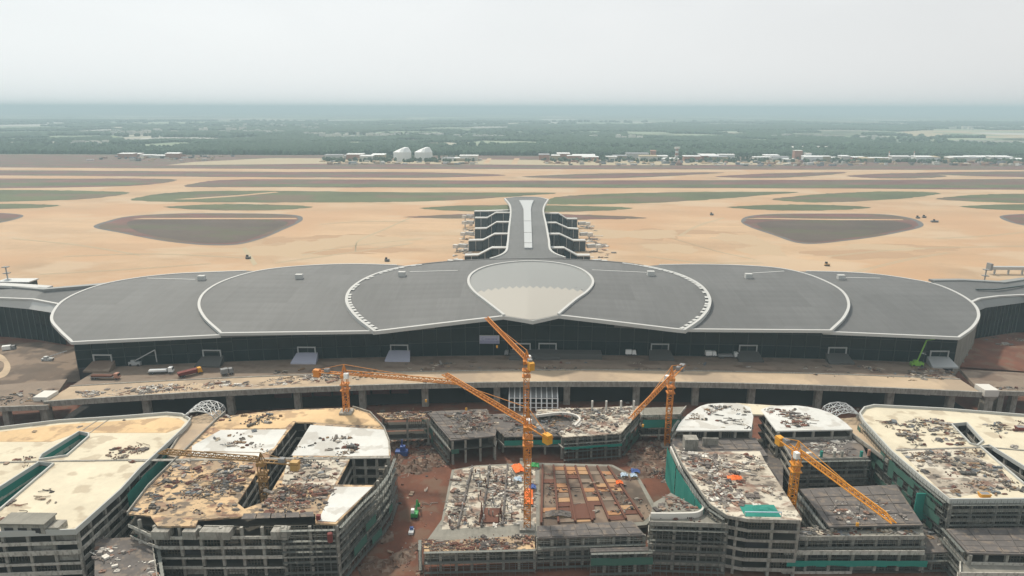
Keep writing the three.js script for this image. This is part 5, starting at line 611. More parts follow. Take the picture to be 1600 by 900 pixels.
// C and D, link decks
{
  const c = [[-43.4,-275.6],[-16.8,-278.9],[-11.7,-257.9],[-12.0,-253.3],[-29.8,-249.0],[-36.6,-262.0]], t = site('podium_block', 'low unfinished podium with grey formwork deck left of the tower crane mast', c); shellFrame(t, c, { top: 11, storey: 4.4, open: 4, bandMat: M.paleConcrete, bandH: 0.6, roof: M.form, parapet: 0, col: 5.5, walls: 0.05, band: 0.8, scaf: [4, 5], net: [[4, 6.2, 7.6], [5, 3, 10], [3, 6, 8]] }); panels(t, [[-42.7,-274.9],[-28.3,-276.6],[-20.2,-251.4],[-29.9,-250.1]], 4, 8, 11.0); debris('brown rebar mats and boards on the left podium deck', [[-27.6,-275.9],[-17.6,-277.5],[-13.4,-260.7],[-21.2,-258.2]], 90, 11.02, 'red', 0.7); debris('grey boards on the left podium deck edge', [[-36.1,-271.2],[-28.1,-274.6],[-13.2,-256.7],[-29.8,-251.2]], 50, 11.3, 'mixed', 0.7);
  const d = [[5.0,-278.7],[51.0,-283.9],[51.0,-278.6],[39.4,-256.8],[15.6,-252.8],[13.7,-256.8],[18.8,-262.7],[23.7,-271.4],[16.8,-275.8],[4.9,-272.2]], s = site('podium_block', 'low unfinished podium with pale deck and curved white edge right of the crane mast', d); shellFrame(s, d, { top: 11, storey: 4.4, open: 4, bandMat: M.paleConcrete, bandH: 0.6, roof: M.paleDirty, parapet: 0, col: 5.5, walls: 0, band: 0.8, scaf: [2, 3], net: [[3, 6.2, 7.6, M.net], [2, 2, 10]] }); sweep(nb(), curve([[4.9,-272.2],[16.7,-275.1],[22.1,-272.7],[23.5,-268.9],[20.9,-262.8]], 5, false).map((p) => [p[0], 11.1, p[1]]), 0.4, 0.4, 0.5, 0.6).build('curved_edge', M.wall, s);
  debris('crowded pale boards and dark nets on the notched podium deck', d.map((p) => lerp2(middle(d), p, 0.93)), 150, 11.02, 'pale', 0.7); debris('dark nets and rods in the middle of the notched podium deck', [[19.8,-279.1],[39.8,-280.9],[35.3,-266.8],[23.3,-269.5]], 70, 11.02, 'mixed', 0.7);
  for (const p of [[29.7,-279.4],[35.9,-279.5],[42.4,-279.7],[48.1,-279.8]]) { nb().box(p[0], 11, p[1], 0.8, 4.2, 0.8).build('stub_column', M.wall, s); }
  const l = [[-19.9,-278.4],[5.1,-280.4],[18.0,-276.8],[22.0,-270.6],[17.0,-258.5],[-8.5,-257.3],[-11.3,-262.5]], k = site('link_deck', 'sagging green netted link deck between the two podiums', l, 'deck'); shellFrame(k, l, { top: 8.6, storey: 4.2, roof: M.form, parapet: 0, col: 9, net: [[4, 5.6, 8, M.net]], walls: 0 }); debris('wires and scraps on the link deck between the podiums', l.map((p) => lerp2(middle(l), p, 0.9)), 110, 8.62, 'mixed', 0.7);
  const a = [[-63.9,-269.2],[-43.2,-271.1],[-41.2,-264.8],[-58.5,-263.1]], w = site('walkway', 'beam fronted walkway joining the white roofed block and the left podium', a, 'walkway'); shellFrame(w, a, { top: 13, storey: 4.5, bandH: 0.6, roof: M.peachDirty, parapet: 0, col: 8, walls: 0 }); debris('brown rubble along the left beam fronted walkway', a, 60, 13.02, 'red', 0.7);
  const b = [[49.8,-277.3],[70.9,-279.2],[66.2,-270.6],[50.0,-269.5]], v = site('walkway', 'green netted walkway joining the notched podium and the right block', b, 'walkway'); shellFrame(v, b, { top: 13, storey: 4.5, bandH: 0.6, roof: M.concrete, parapet: 0.5, col: 10, walls: 0, net: [[2, 8, 12, M.net]] });
}
// plaza slab and front frames
{
  const p = [[-28.3,-238.2],[-18.8,-241.9],[4.9,-244.5],[34.7,-243.7],[43.9,-233.3],[47.0,-211.3],[41.3,-203.6],[4.2,-196.3],[-32.2,-191.3],[-28.2,-204.9]], t = site('plaza_slab', 'broad plaza slab under construction with rusty beams in the middle of the site', p, 'slab'); nb().prism(p, 2.9, 4).build('slab', M.concrete, t);
  topping(t, [[-27.2,-237.8],[-18.7,-240.9],[4.1,-242.9],[4.1,-203.4],[-27.5,-199.1]], 4, M.paleDirty); topping(t, [[5.9,-242.5],[34.0,-242.2],[42.7,-232.4],[45.2,-211.2],[40.5,-205.4],[5.2,-201.3]], 4, M.brownDirt); 
  for (let i = 0; i < 6; i++) for (let j = 0; j < 12; j++) { const A = lerp2([7.1,-241.5], [32.6,-241.2], (i + 0.06) / 6), C = lerp2([5.8,-202.7], [40.5,-206.5], (i + 0.06) / 6), A2 = lerp2([7.1,-241.5], [32.6,-241.2], (i + 0.92) / 6), C2 = lerp2([5.8,-202.7], [40.5,-206.5], (i + 0.92) / 6); if (rnd() < [0.75, 0.04, 0.5, 0.6, 0.45, 0.4][i]) continue; const f0 = (j + 0.08) / 12, f1 = (j + 0.9) / 12; nb().prism([lerp2(A, C, f0), lerp2(A2, C2, f0), lerp2(A2, C2, f1), lerp2(A, C, f1)], 4.06, 4.06 + rr(0.15, 0.4)).build('formwork_board', pick([M.board, M.board, M.boardPale, M.deck, M.rust]), t); }
  for (let i = 0; i <= 6; i++) { const A = lerp2([7.1,-241.5], [32.6,-241.2], i / 6), C = lerp2([5.8,-202.7], [40.5,-206.5], i / 6); nb().beam([A[0], 4.6, A[1]], [C[0], 4.6, C[1]], 0.7, 0.9).build('beam', M.rust, t); }
  for (const [a, b] of [[[-20.5,-240.4], [-22.2,-199.9]], [[-13.7,-241.5], [-14.4,-200.8]], [[-6.7,-242.2], [-7.3,-201.7]]]) { nb().beam([a[0], 4.5, a[1]], [b[0], 4.5, b[1]], 0.6, 0.8).build('beam', M.form, t); }
  for (const q of [[[-15.1,-211.4],[-8.6,-211.5],[-8.7,-203.1],[-15.4,-203.0]], [[16.0,-214.5],[24.7,-215.5],[24.3,-206.2],[15.9,-205.6]]]) nb().prism(q, 4.07, 4.6).build('pit_mat', M.rust, t);
  for (const q of [[-14.5,-203.0],[-8.2,-203.1]]) { for (let k = 0; k < 5; k++) nb().box(q[0] + rr(-0.5, 0.5), 4.06, q[1] - k * 1.4, 0.35, rr(3, 4.6), 0.35).build('rebar_post', M.rust, t); }
  for (let i = 0; i < 60; i++) { const a = lerp2(lerp2([-26.6,-236.3], [4.1,-241.0], rnd()), lerp2([-26.5,-199.8], [3.7,-202.7], rnd()), rnd()); nb().box(a[0], 4, a[1], 0.4, rr(1.2, 2.8), 0.4).build('rebar_post', pick([M.rust, M.concreteFine, M.wall]), t); }
  debris('white and grey boards crowding the left half of the plaza slab', [[-26.6,-236.3],[4.1,-241.0],[3.7,-203.4],[-26.5,-199.8]], 190, 4.08, 'pale', 0.75); debris('dark rods over the left half of the plaza slab', [[-26.6,-236.3],[4.1,-241.0],[3.7,-203.4],[-26.5,-199.8]], 70, 4.08, 'mixed', 0.7); debris('timber scraps on the rusty right half of the plaza slab', [[8.8,-238.6],[41.6,-234.7],[43.7,-211.2],[6.7,-204.6]], 70, 4.3, 'red', 0.7);
  const x1 = [[-31.4,-187.0],[3.5,-191.2],[3.4,-184.0],[-30.7,-181.9]], f1 = site('front_frame', 'low concrete frame with cluttered tan deck at the near centre', x1, 'frame'); shellFrame(f1, x1, { top: 8, storey: 4, bandH: 0.6, roof: M.peachDirty, parapet: 0, col: 4.6, band: 0.6, scaf: [2, 3], walls: 0 }); debris('planks and brown boards on the near tan deck', x1.map((q) => lerp2(middle(x1), q, 0.95)), 120, 8.02, 'red', 0.75);
  const x2 = [[4.1,-191.6],[35.0,-195.1],[37.8,-187.7],[4.0,-185.2]], f2 = site('front_frame', 'taller concrete frame with grey panel deck at the near centre', x2, 'frame'); shellFrame(f2, x2, { top: 11, storey: 4, bandH: 0.6, roof: M.form, parapet: 0, col: 5, band: 0.7, scaf: [2], walls: 0.05, net: [] }); panels(f2, [[4.5,-191.2],[34.5,-194.8],[37.1,-188.0],[4.4,-185.5]], 8, 2, 11.0);
  const x3 = [[20.5,-184.4],[39.6,-185.5],[39.3,-183.6],[20.3,-182.5]], f3 = site('front_frame', 'small netted frame before the grey panel deck', x3, 'frame'); shellFrame(f3, x3, { top: 8.4, storey: 4, bandH: 0.6, roof: M.form, parapet: 0, col: 5, scaf: [2], net: [[2, 5, 7.6]], walls: 0 });
  const tarp = (u, w, d, m, lab, r = 0) => { const o = thing('tarpaulin', lab, 'tarpaulin', [u[0], 4.1, u[1]]), b = nb(), N = 8, H = (i, j) => 4.45 + 0.55 * hash(i, j, 31 + Math.round(w * 7)) + 0.5 * Math.sin(3.14 * i / N); for (let i = 0; i < N; i++) for (let j = 0; j < N; j++) { const P = (a, e) => { const x = (a / N - 0.5) * w, z = (e / N - 0.5) * d; return [u[0] + x * Math.cos(r) - z * Math.sin(r), H(a, e), u[1] - x * Math.sin(r) - z * Math.cos(r)]; }; b.quad(P(i, j), P(i + 1, j), P(i + 1, j + 1), P(i, j + 1)); } b.build('sheet', m, o); const c = nb(); c.box(u[0], 4.07, u[1], w * 0.8, 0.4, d * 0.8, r).build('covered_load', M.timber, o); };
  tarp([-2.4,-238.4], 4, 6, M.tarpOrange, 'orange tarpaulin behind the crane mast on the plaza slab', 0.3); tarp([1.5,-218.7], 3.2, 10, M.tarpOrange, 'long orange tarpaulin right beside the crane mast on the plaza slab'); tarp([35.5,-229.0], 2.6, 2.4, M.tarpOrange, 'orange tarpaulin heap beside the pale blue sheets'); tarp([3.9,-241.0], 3.6, 3, M.green, 'green tarpaulin right behind the crane mast'); tarp([3.0,-225.1], 2.6, 3, M.blue, 'dark blue tarpaulin between two orange ones at the crane mast'); tarp([42.8,-237.5], 3.4, 3, M.blue, 'dark blue tarpaulin at the right end of the plaza slab'); tarp([38.0,-234.6], 2.8, 2.6, M.paleBlue, 'pale blue sheet at the right end of the plaza slab, left of two'); tarp([41.6,-234.2], 2.6, 2.4, M.paleBlue, 'pale blue sheet at the right end of the plaza slab, right of two'); tarp([-2.5,-230.4], 3, 3, M.paleBlue, 'pale blue sheet left of the crane mast on the plaza'); tarp([11.7,-208.1], 9, 3.4, M.form, 'dark grey sheet before the grey panel deck');
}
debris('earthy rubble strewn over the red pit left of the plaza', [[-56.9,-268.4],[-36.1,-268.9],[-29.2,-232.8],[-31.4,-181.0],[-50.8,-179.0],[-50.2,-215.1]], 80, 0.1, 'red', 0.8, [], 'rubble'); debris('brown heaps and planks in the pit right of the plaza', [[43.1,-270.9],[62.6,-271.4],[55.3,-234.8],[47.9,-241.7],[40.5,-251.5]], 150, 0.1, 'red', 0.9, [], 'rubble'); debris('churned rubble behind the white roofed block and left podium', [[-59.7,-268.3],[-36.8,-274.9],[-30.9,-247.2],[-48.0,-241.8]], 170, 0.15, 'red', 0.9, [], 'rubble'); debris('stacked items in the shade under the viaduct', [[-205.5,-297.2],[-69.9,-311.8],[184.4,-318.2],[178.6,-306.8],[-6.2,-300.8],[-182.4,-284.0]], 130, 0.1, 'mixed', 0.9, [], 'rubble');

{ // spoil heaps in the pits
  const b = nb(), heap = (x, z, R, h) => { const n = 12, m = 5, P = (i, j) => { const f = 1 - j / m, k = 0.75 + 0.5 * hash(i % n, j, Math.round(x * 7)), a = i / n * 6.2832; return [x + Math.cos(a) * R * f * k, 0.1 + h * (1 - f) * (0.75 + 0.5 * hash(j, i % n, 5)), z - Math.sin(a) * R * f * k]; }; for (let j = 0; j < m; j++) for (let i = 0; i < n; i++) b.quad(P(i, j), P(i + 1, j), P(i + 1, j + 1), P(i, j + 1)); };
  for (const [p, n] of [[[[-56.6,-262.6],[-36.1,-268.9],[-31.6,-242.2],[-44.5,-236.1],[-52.1,-239.3]], 26], [[[45.9,-270.9],[61.2,-271.3],[55.9,-244.3],[48.7,-246.6],[42.1,-254.1]], 20], [[[-47.2,-200.1],[-35.3,-200.4],[-34.3,-187.0],[-49.9,-183.6]], 9]]) { const [x0, x1, z0, z1] = bounds(p); for (let i = 0; i < n; i++) heap(rr(x0, x1), rr(z0, z1), rr(2, 5), rr(0.7, 2.4)); }
  b.build('spoil_heaps', M.spoil).userData = { kind: 'stuff', label: 'low heaps of brown spoil in the pits around the plaza slab', category: 'spoil heaps' };
}
// ---------- tower cranes ----------
function crane(o, label) {
  const { x, z, h, ang, len, tail, base, mat = M.orange, lift = 0, head = 5 } = o, t = thing('tower_crane', label, 'crane', [x, base, z]), m = nb(), w = 1.05, st = 2.2;
  for (const [i, j] of [[-1, -1], [1, -1], [1, 1], [-1, 1]]) m.box(x + i * w, base, z + j * w, 0.27, h - 1.5 - base, 0.27);
  for (let y = base + 0.3, k = 0; y < h - 2 - st; y += st, k++) for (const [a, b] of [[[-w, w], [w, w]], [[w, w], [w, -w]], [[w, -w], [-w, -w]], [[-w, -w], [-w, w]]]) { const s = k % 2 ? [a, b] : [b, a]; m.beam([x + a[0], y, z + a[1]], [x + b[0], y, z + b[1]], 0.18); m.beam([x + s[0][0], y, z + s[0][1]], [x + s[1][0], y + st, z + s[1][1]], 0.18); }
  m.build('mast', mat, t);
  nb().box(x, base, z, 5, 0.9, 5).build('mast_base', M.concreteFine, t);
  for (const y of [h - 7, h - 4.5]) nb().box(x, y, z, 3.4, 0.35, 3.4).build('climbing_frame', mat, t);
  nb().box(x, h - 1.5, z, 2.8, 1.2, 2.8).build('slewing_unit', mat, t);
  const D = (r, s = 0, y = 0) => [x + Math.cos(ang) * r - Math.sin(ang) * s, h + y, z - Math.sin(ang) * r - Math.cos(ang) * s], rise = (r) => lift * r / len;
  const jb = nb(), n = Math.round(len / 2.4), W = 0.75; for (const [s, y] of [[-W, 0], [W, 0], [0, 1.5]]) jb.beam(D(1, s, y), D(len - (y ? 3 : 0), s, y + rise(len)), 0.3);
  for (let k = 0; k < n; k++) { const r0 = 1 + (len - 1) * k / n, r1 = 1 + (len - 1) * (k + 1) / n, rm = Math.min((r0 + r1) / 2, len - 3); for (const s of [-W, W]) { jb.beam(D(r0, s, rise(r0)), D(rm, 0, 1.5 + rise(rm)), 0.17); jb.beam(D(rm, 0, 1.5 + rise(rm)), D(r1, s, rise(r1)), 0.17); } jb.beam(D(r0, -W, rise(r0)), D(r0, W, rise(r0)), 0.15); jb.beam(D(r0, -W, rise(r0)), D(r1, W, rise(r1)), 0.15); } jb.build('jib', mat, t);
  const hd = nb(); hd.beam(D(0.9, 0.7, 0), D(0, 0, head), 0.3).beam(D(0.9, -0.7, 0), D(0, 0, head), 0.3).beam(D(-0.9, 0.7, 0), D(0, 0, head), 0.3).beam(D(-0.9, -0.7, 0), D(0, 0, head), 0.3).beam(D(0.5, 0.4, head * 0.5), D(-0.5, -0.4, head * 0.5), 0.2); hd.build('tower_head', mat, t);
  nb().beam(D(0, 0, head), D(len * 0.55, 0, 1.7 + rise(len * 0.55)), 0.16).build('tie_rod', mat, t); nb().beam(D(0, 0, head), D(-tail + 1.5, 0, 0.5), 0.16).build('tie_rod', mat, t);
  const cj = nb(); for (const s of [-0.9, 0.9]) cj.beam(D(-1, s, 0), D(-tail, s, 0), 0.35); for (let r = 1; r < tail; r += 1.8) cj.beam(D(-r, -0.9, 0), D(-r, 0.9, 0), 0.2); cj.build('counter_jib', mat, t);
  const q = D(-tail + 1.6, 0, 0); nb().box(q[0], h - 2.2, q[2], 2.6, 3, 2.0, ang).build('counterweight', o.cw || M.yellow, t); const q2 = D(-tail * 0.55, 0, 0); nb().box(q2[0], h + 0.2, q2[2], 2, 1.4, 1.5, ang).build('winch', M.grey, t);
  const c = D(1.6, -1.5, 0); nb().box(c[0], h - 1.2, c[2], 1.7, 2.1, 1.5, ang).build('cab', M.whitePaint, t);
  const rt = len * (o.trolley || 0.7), hk = D(rt, 0, rise(rt)); nb().box(hk[0], hk[1] - 0.5, hk[2], 1.6, 0.5, 1.4, ang).build('trolley', M.grey, t); const dr = o.drop || 8; nb().beam(hk, [hk[0], hk[1] - dr, hk[2]], 0.07).build('cable', M.black, t); nb().box(hk[0], hk[1] - dr - 0.9, hk[2], 0.7, 1, 0.5).build('hook_block', M.yellow, t);
  return t;
}
crane({ x: 1.0, z: -200.8, h: 41.7, ang: 2.222, len: 53.1, tail: 11.5, base: 4, head: 6 }, 'orange tower crane standing on the plaza slab, jib swung over the left podium');
crane({ x: 0.5, z: -250.9, h: 45.0, ang: 1.906, len: 57.4, tail: 6.9, base: 0.2, head: 4 }, 'orange tower crane in front of the terminal entrance, jib pointing to the roof tip');
crane({ x: -72.5, z: -254.3, h: 37.0, ang: -0.192, len: 48.8, tail: 13.5, base: 20, head: 4, cw: M.orange }, 'orange tower crane standing on the far roof of the white roofed block');
crane({ x: 60.8, z: -266.6, h: 32.0, ang: -2.085, len: 46.5, tail: 16.2, base: 0, head: 5, cw: M.grey }, 'orange tower crane behind the right block, jib reaching down over the notched podium');
crane({ x: 90.4, z: -207.0, h: 30.0, ang: -1.302, len: 41.6, tail: 11.1, base: 0, head: 4, mat: flat(0.66, 0.27, 0.02, 0.55) }, 'yellow orange tower crane beside the tapering debris covered roof, jib over the gridded deck');
crane({ x: -86.4, z: -200.4, h: 28.0, ang: 3.012, len: 36.5, tail: 13.3, base: 0, head: 3, mat: flat(0.30, 0.165, 0.05, 0.6), cw: flat(0.45, 0.27, 0.08, 0.6) }, 'dull ochre tower crane rising out of the slanted light well');

// ---------- lattice arches over the link decks ----------
for (const [u, y, lab] of [[[-130.4,-252.0], 19, 'pale lattice arch frame over the link deck between the two left blocks'], [[131.3,-261.5], 17, 'pale lattice arch frame over the link deck between two right blocks']]) {
  const t = thing('arch_frame', lab, 'canopy frame', [u[0], y, u[1]]), N = 6, W = 6.5, Hh = 4.0; const P = (i, k) => { const a = Math.PI * i / N; return [u[0] - Math.cos(a) * W, y + Math.sin(a) * Hh, u[1] + 4 - k * 3.4]; };
  for (let k = 0; k < 4; k++) { const b = nb(); for (let i = 0; i < N; i++) b.beam(P(i, k), P(i + 1, k), 0.3); b.build('arch', M.steel, t); }
  for (let k = 0; k < 3; k++) { const b = nb(); for (let i = 0; i < N; i++) { b.beam(P(i, k), P(i + 1, k + 1), 0.2); b.beam(P(i + 1, k), P(i, k + 1), 0.2); b.beam(P(i + 1, k), P(i + 1, k + 1), 0.2); } b.build('bracing', M.steel, t); }
}

// ---------- vehicles and plant ----------
function wheelsOf(t, list, r) { for (const [x, z] of list) { const w = new THREE.Mesh(new THREE.CylinderGeometry(r, r, 0.4, 14), M.black); w.rotation.x = Math.PI / 2; w.position.set(x, r, z); w.name = 'wheel'; t.add(w); const h = new THREE.Mesh(new THREE.CylinderGeometry(r * 0.5, r * 0.5, 0.44, 10), M.grey); h.name = 'rim'; w.add(h); } }
function truck([x, z], y, turn, cabM, loadM, label, L = 9, kind = 'box') {
  const t = thing('truck', label, 'truck', [x, y, z]); t.rotation.y = turn; const put = (b, n, m) => { const o = new THREE.Mesh(b.geometry(), m); o.name = n; t.add(o); };
  put(nb().hexa([[L / 2 - 2.2, 0.8, 1.2], [L / 2, 0.8, 1.2], [L / 2, 0.8, -1.2], [L / 2 - 2.2, 0.8, -1.2], [L / 2 - 2.2, 3.1, 1.15], [L / 2 - 0.5, 3.1, 1.15], [L / 2 - 0.5, 3.1, -1.15], [L / 2 - 2.2, 3.1, -1.15]]), 'cab', cabM);
  put(nb().box(L / 2 - 0.2, 1.9, 0, 0.12, 0.9, 2.1), 'windscreen', M.glass); put(nb().box(-0.2, 0.7, 0, L - 0.6, 0.35, 1.2), 'chassis', M.black);
  if (kind === 'box') put(nb().box(-1.2, 1.05, 0, L - 2.8, 2.3, 2.5), 'load_box', loadM); else if (kind === 'tipper') put(nb().hexa([[-L / 2, 1.1, 1.1], [L / 2 - 2.5, 1.1, 1.1], [L / 2 - 2.5, 1.1, -1.1], [-L / 2, 1.1, -1.1], [-L / 2 - 0.3, 2.6, 1.35], [L / 2 - 2.4, 2.9, 1.35], [L / 2 - 2.4, 2.9, -1.35], [-L / 2 - 0.3, 2.6, -1.35]]), 'tipper_body', loadM); else { put(nb().box(-1.2, 1.05, 0, L - 2.8, 0.3, 2.5), 'flatbed', M.grey); put(nb().box(-1.4, 1.35, 0, L - 4, 0.8, 2), 'load', loadM); }
  wheelsOf(t, [[L / 2 - 1.3, 1.1], [L / 2 - 1.3, -1.1], [-L / 2 + 1.2, 1.1], [-L / 2 + 1.2, -1.1], [-L / 2 + 2.5, 1.1], [-L / 2 + 2.5, -1.1]], 0.52); return t;
}
truck([106.6,-340.8], 13, 0.05, M.whitePaint, M.grey, 'white cab lorry with grey load parked by the glass front, right of the viaduct middle', 11, 'flat'); truck([97.9,-342.5], 13, 0.1, M.whitePaint, M.whitePaint, 'small white van lorry behind the grey loaded lorry', 6); truck([55.9,-343.4], 13, 0, M.whitePaint, M.whitePaint, 'small white lorry by the dark glass between the middle entrances', 6);
truck([-7.1,-340.8], 13, 2.9, M.grey, M.paleBlue, 'dark lorry with bluish load left of the middle entrance hall', 8, 'flat'); truck([-164.2,-309.8], 13, 0.7, M.yellow, M.red, 'red tipper lorry with yellow cab on the left part of the viaduct', 11, 'tipper'); truck([-179.9,-311.9], 13, 0.15, M.whitePaint, M.whitePaint, 'long white lorry with pale load beside the red tipper', 12, 'flat'); truck([-202.9,-303.9], 13, 0.02, M.brick, M.rust, 'rusty flat trailer lorry on the left part of the viaduct', 14, 'flat'); truck([-146.6,-311.1], 13, 0.6, M.grey, M.grey, 'grey small lorry on the viaduct near the left entrance', 6); truck([28.5,-340.7], 13, 0.1, M.blue, M.grey, 'blue cab lorry right of the middle entrance hall', 7, 'flat'); truck([-306.2,-376.2], 0.2, 0.4, M.grey, M.whitePaint, 'pale lorry on the sandy ground by the left wing', 7);
debris('scrap and boards along the left viaduct deck', [[-207.1,-288.5],[-147.5,-302.3],[-94.8,-312.6],[-91.9,-302.1],[-144.1,-294.6],[-199.6,-281.5]], 230, 13.06, 'pale', 0.85); debris('dark bundles and steel along the left viaduct deck behind the crane', [[-126.2,-320.3],[-71.9,-324.4],[-68.4,-307.5],[-119.4,-301.4]], 70, 13.06, 'mixed', 0.8); debris('thin scatter of scrap along the middle of the viaduct deck', [[-72.6,-328.0],[59.3,-333.2],[188.3,-329.3],[181.1,-315.5],[57.6,-322.4],[-70.4,-317.4]], 80, 13.06, 'mixed', 0.7); debris('rebar and nets on the right end of the viaduct deck', [[194.3,-328.6],[213.8,-329.1],[211.5,-314.6],[185.7,-312.3]], 60, 13.06, 'mixed', 0.8); debris('row of pale gravel bags on the right ramp edge', [[218.5,-306.3],[263.6,-302.8],[261.3,-299.8],[216.5,-303.2]], 60, 12.62, 'mixed', 0.6); debris('boards and scrap on the left ramp', [[-250.5,-282.5],[-220.1,-294.4],[-210.4,-280.0],[-241.9,-271.7]], 60, 12.62, 'mixed', 0.8); debris('machines and stacks on the sandy ground by the left wing', [[-312.4,-376.6],[-276.5,-386.6],[-252.2,-355.1],[-281.0,-344.7]], 60, 0.2, 'mixed', 1);
debris('tan machinery and crates along the left side of the pier', [[-73.8,-629.6],[-70.0,-690.7],[-75.4,-843.7],[-73.1,-917.7],[-66.3,-895.6],[-59.2,-776.6],[-56.8,-691.1],[-54.9,-635.8]], 150, -0.1, 'pale', 1.9); debris('tan machinery and crates along the right side of the pier', [[68.0,-873.3],[82.2,-848.6],[84.4,-723.0],[90.8,-651.6],[63.8,-647.9],[63.8,-722.4]], 170, -0.1, 'pale', 1.9); debris('stacks on the soil beside the right wing', [[280.9,-425.8],[342.0,-455.0],[320.8,-402.2],[289.4,-401.4]], 60, 0.2, 'mixed', 1);
function boomLift([x, z], y, pts, m, label, name = 'boom_lift') { const t = thing(name, label, 'boom lift', [x, y, z]); nb().box(x, y + 0.5, z, 6, 1.6, 2.4).build('carrier', m, t); nb().box(x - 0.8, y + 2.1, z, 2, 1, 1.8).build('turret', m, t); const b = nb(); let p = [x, y + 2.6, z]; pts.forEach((q, i) => { const n = [x + q[0], y + q[1], z]; nb().beam(p, n, 0.5 - i * 0.1).build('boom', m, t); p = n; }); for (const [dx, dz] of [[-2, 1.2], [2, 1.2], [-2, -1.2], [2, -1.2]]) { const w = new THREE.Mesh(new THREE.CylinderGeometry(0.6, 0.6, 0.5, 12), M.black); w.rotation.x = 1.5708; w.position.set(dx, 0.6, dz); w.name = 'wheel'; t.add(w); } }
boomLift([-198.3,-322.0], 13, [[11, 8.5], [11.2, 2]], M.steel, 'grey concrete pump with arched boom by the glass front on the left', 'concrete_pump'); boomLift([199.7,-331.4], 13, [[3, 14], [7, 14.5]], M.limeBoom, 'lime green concrete pump with raised boom by the glass front on the right', 'concrete_pump'); boomLift([212.7,-337.2], 13, [[-8, 5], [9, 6]], M.steel, 'grey boom lift beside the lime green concrete pump'); boomLift([-271.3,-359.1], 0.2, [[10, 6], [12, 6.5]], M.steel, 'grey boom lift on the sandy ground by the left wing');
{ // small green excavator in the red pit and a blue rig behind
  const u = [-38.7,-212.2], t = thing('excavator', 'bright green excavator with white cab in the red pit', 'excavator', [u[0], 0, u[1]]), x = u[0], z = u[1];
  nb().box(x - 0.9, 0, z, 0.6, 0.8, 3).build('track', M.black, t); nb().box(x + 0.9, 0, z, 0.6, 0.8, 3).build('track', M.black, t); nb().box(x, 0.8, z, 2.4, 1.3, 2.8).build('body', M.green, t); nb().box(x - 0.6, 2.1, z + 0.3, 1.1, 1.3, 1.4).build('cab', M.whitePaint, t); nb().beam([x + 0.3, 1.8, z - 1], [x + 0.5, 5, z - 3], 0.5).beam([x + 0.5, 5, z - 3], [x + 0.6, 2.2, z - 5], 0.4).build('boom', M.green, t); nb().box(x + 0.6, 1.2, z - 5, 1, 1, 0.9).build('bucket', M.green, t);
  const v = [-51.1,-256.1], r = thing('drill_rig', 'dark blue drilling rig in the churned ground by the white roofed block', 'drilling rig', [v[0], 0, v[1]]); nb().box(v[0], 0.5, v[1], 5, 2, 3).build('body', M.blue, r); nb().box(v[0] + 0.5, 2.5, v[1], 2, 2, 2).build('cab', M.blue, r); nb().beam([v[0], 2.5, v[1] - 0.6], [v[0] + 0.2, 7, v[1] - 0.6], 0.5).build('mast', M.blue, r); nb().box(v[0], 0, v[1] + 1, 5, 0.6, 0.7).box(v[0], 0, v[1] - 1, 5, 0.6, 0.7).build('track', M.black, r);
  const p = [-38.3,-202.5], q = thing('dumper', 'small white dumper in the red pit below the green excavator', 'dumper', [p[0], 0, p[1]]); nb().box(p[0], 0.5, p[1], 1.6, 0.8, 2.6).build('body', M.whitePaint, q); nb().box(p[0], 1.3, p[1] - 0.7, 1.2, 0.8, 0.9).build('cab', M.blue, q); for (const [a, c] of [[-0.8, 0.8], [0.8, 0.8], [-0.8, -0.8], [0.8, -0.8]]) { const w = new THREE.Mesh(new THREE.CylinderGeometry(0.4, 0.4, 0.35, 10), M.black); w.rotation.z = 1.5708; w.position.set(a, 0.4, c); w.name = 'wheel'; q.add(w); }
}
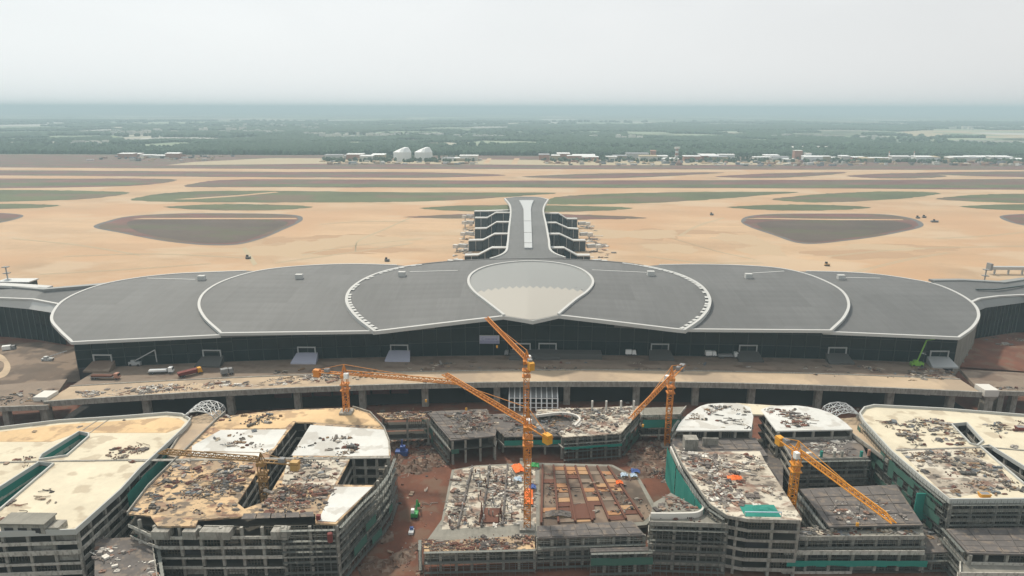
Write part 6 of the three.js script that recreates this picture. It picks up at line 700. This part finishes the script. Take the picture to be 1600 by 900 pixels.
{ // floodlight masts and small gate structures on the apron
  for (const [u, lab, H] of [[[-413.5,-520.3], 'tall floodlight mast with two ring platforms behind the left wing', 16], [[369.7,-542.1], 'slim floodlight mast behind the right wing', 14]]) { const t = thing('floodlight_mast', lab, 'mast', [u[0], 0, u[1]]); nb().box(u[0], -0.3, u[1], 0.9, H + 2, 0.5).build('pole', M.steel, t); for (const y of [H - 4, H + 1]) nb().box(u[0], y, u[1], 4, 0.5, 4).build('platform', M.grey, t); }
  const g = [423.1,-592.1], t = thing('gate_bridge', 'pale long gate bridge on the sand behind the right wing', 'gate bridge', [g[0], -0.2, g[1]]); nb().box(g[0], 4, g[1], 34, 2.6, 4).build('corridor', M.steel, t); for (const dx of [-12, 0, 12]) nb().box(g[0] + dx, -0.2, g[1], 1.2, 4.2, 1.2).build('leg', M.steel, t); nb().box(g[0] - 17, 3.5, g[1], 2, 6, 6).build('head', M.grey, t);
  const g2 = [-402.9,-516.6], t2 = thing('gate_lobby', 'small grey glazed lobby behind the left wing under the floodlight mast', 'lobby', [g2[0], -0.2, g2[1]]); nb().box(g2[0], -0.2, g2[1], 24, 7, 10).build('wall', M.glass, t2); nb().box(g2[0], 6.8, g2[1], 26, 0.8, 12).build('roof', M.steel, t2);
  const v = [[-266.5,-635.4], [277.6,-620.7], [518.0,-908.9], [529.6,-914.8], [521.9,-877.5], [-131.2,-627.9], [251.8,-928.3]]; const labs = ['dark roller machine on the dusty track below the big left soil island', 'brown dumper standing alone behind the right petals', 'dark digger at the right tip of the big right soil island, left of two', 'dark digger at the right tip of the big right soil island, right of two', 'dark grader just right of the big right soil island', 'dark machine on the sand behind the second left petal', 'small dark machine on the sand between the grass islands'];
  v.forEach((u, i) => { const t = thing('machine', labs[i], 'machine', [u[0], -0.2, u[1]]), w = i === 4 ? 9 : 4.5; nb().box(u[0], 0.6, u[1], w, 1.5, 2.4).build('body', i === 1 ? M.timber : M.grey, t); nb().box(u[0] - 0.8, 2.1, u[1], 1.8, 1.5, 1.8).build('cab', M.black, t); nb().box(u[0], -0.2, u[1] + 1.2, w * 0.9, 0.9, 0.8).box(u[0], -0.2, u[1] - 1.2, w * 0.9, 0.9, 0.8).build('track', M.black, t); });
}
scene.traverse((o) => { if (o.isMesh) { o.castShadow = true; o.receiveShadow = true; } });
renderer.render(scene, camera);
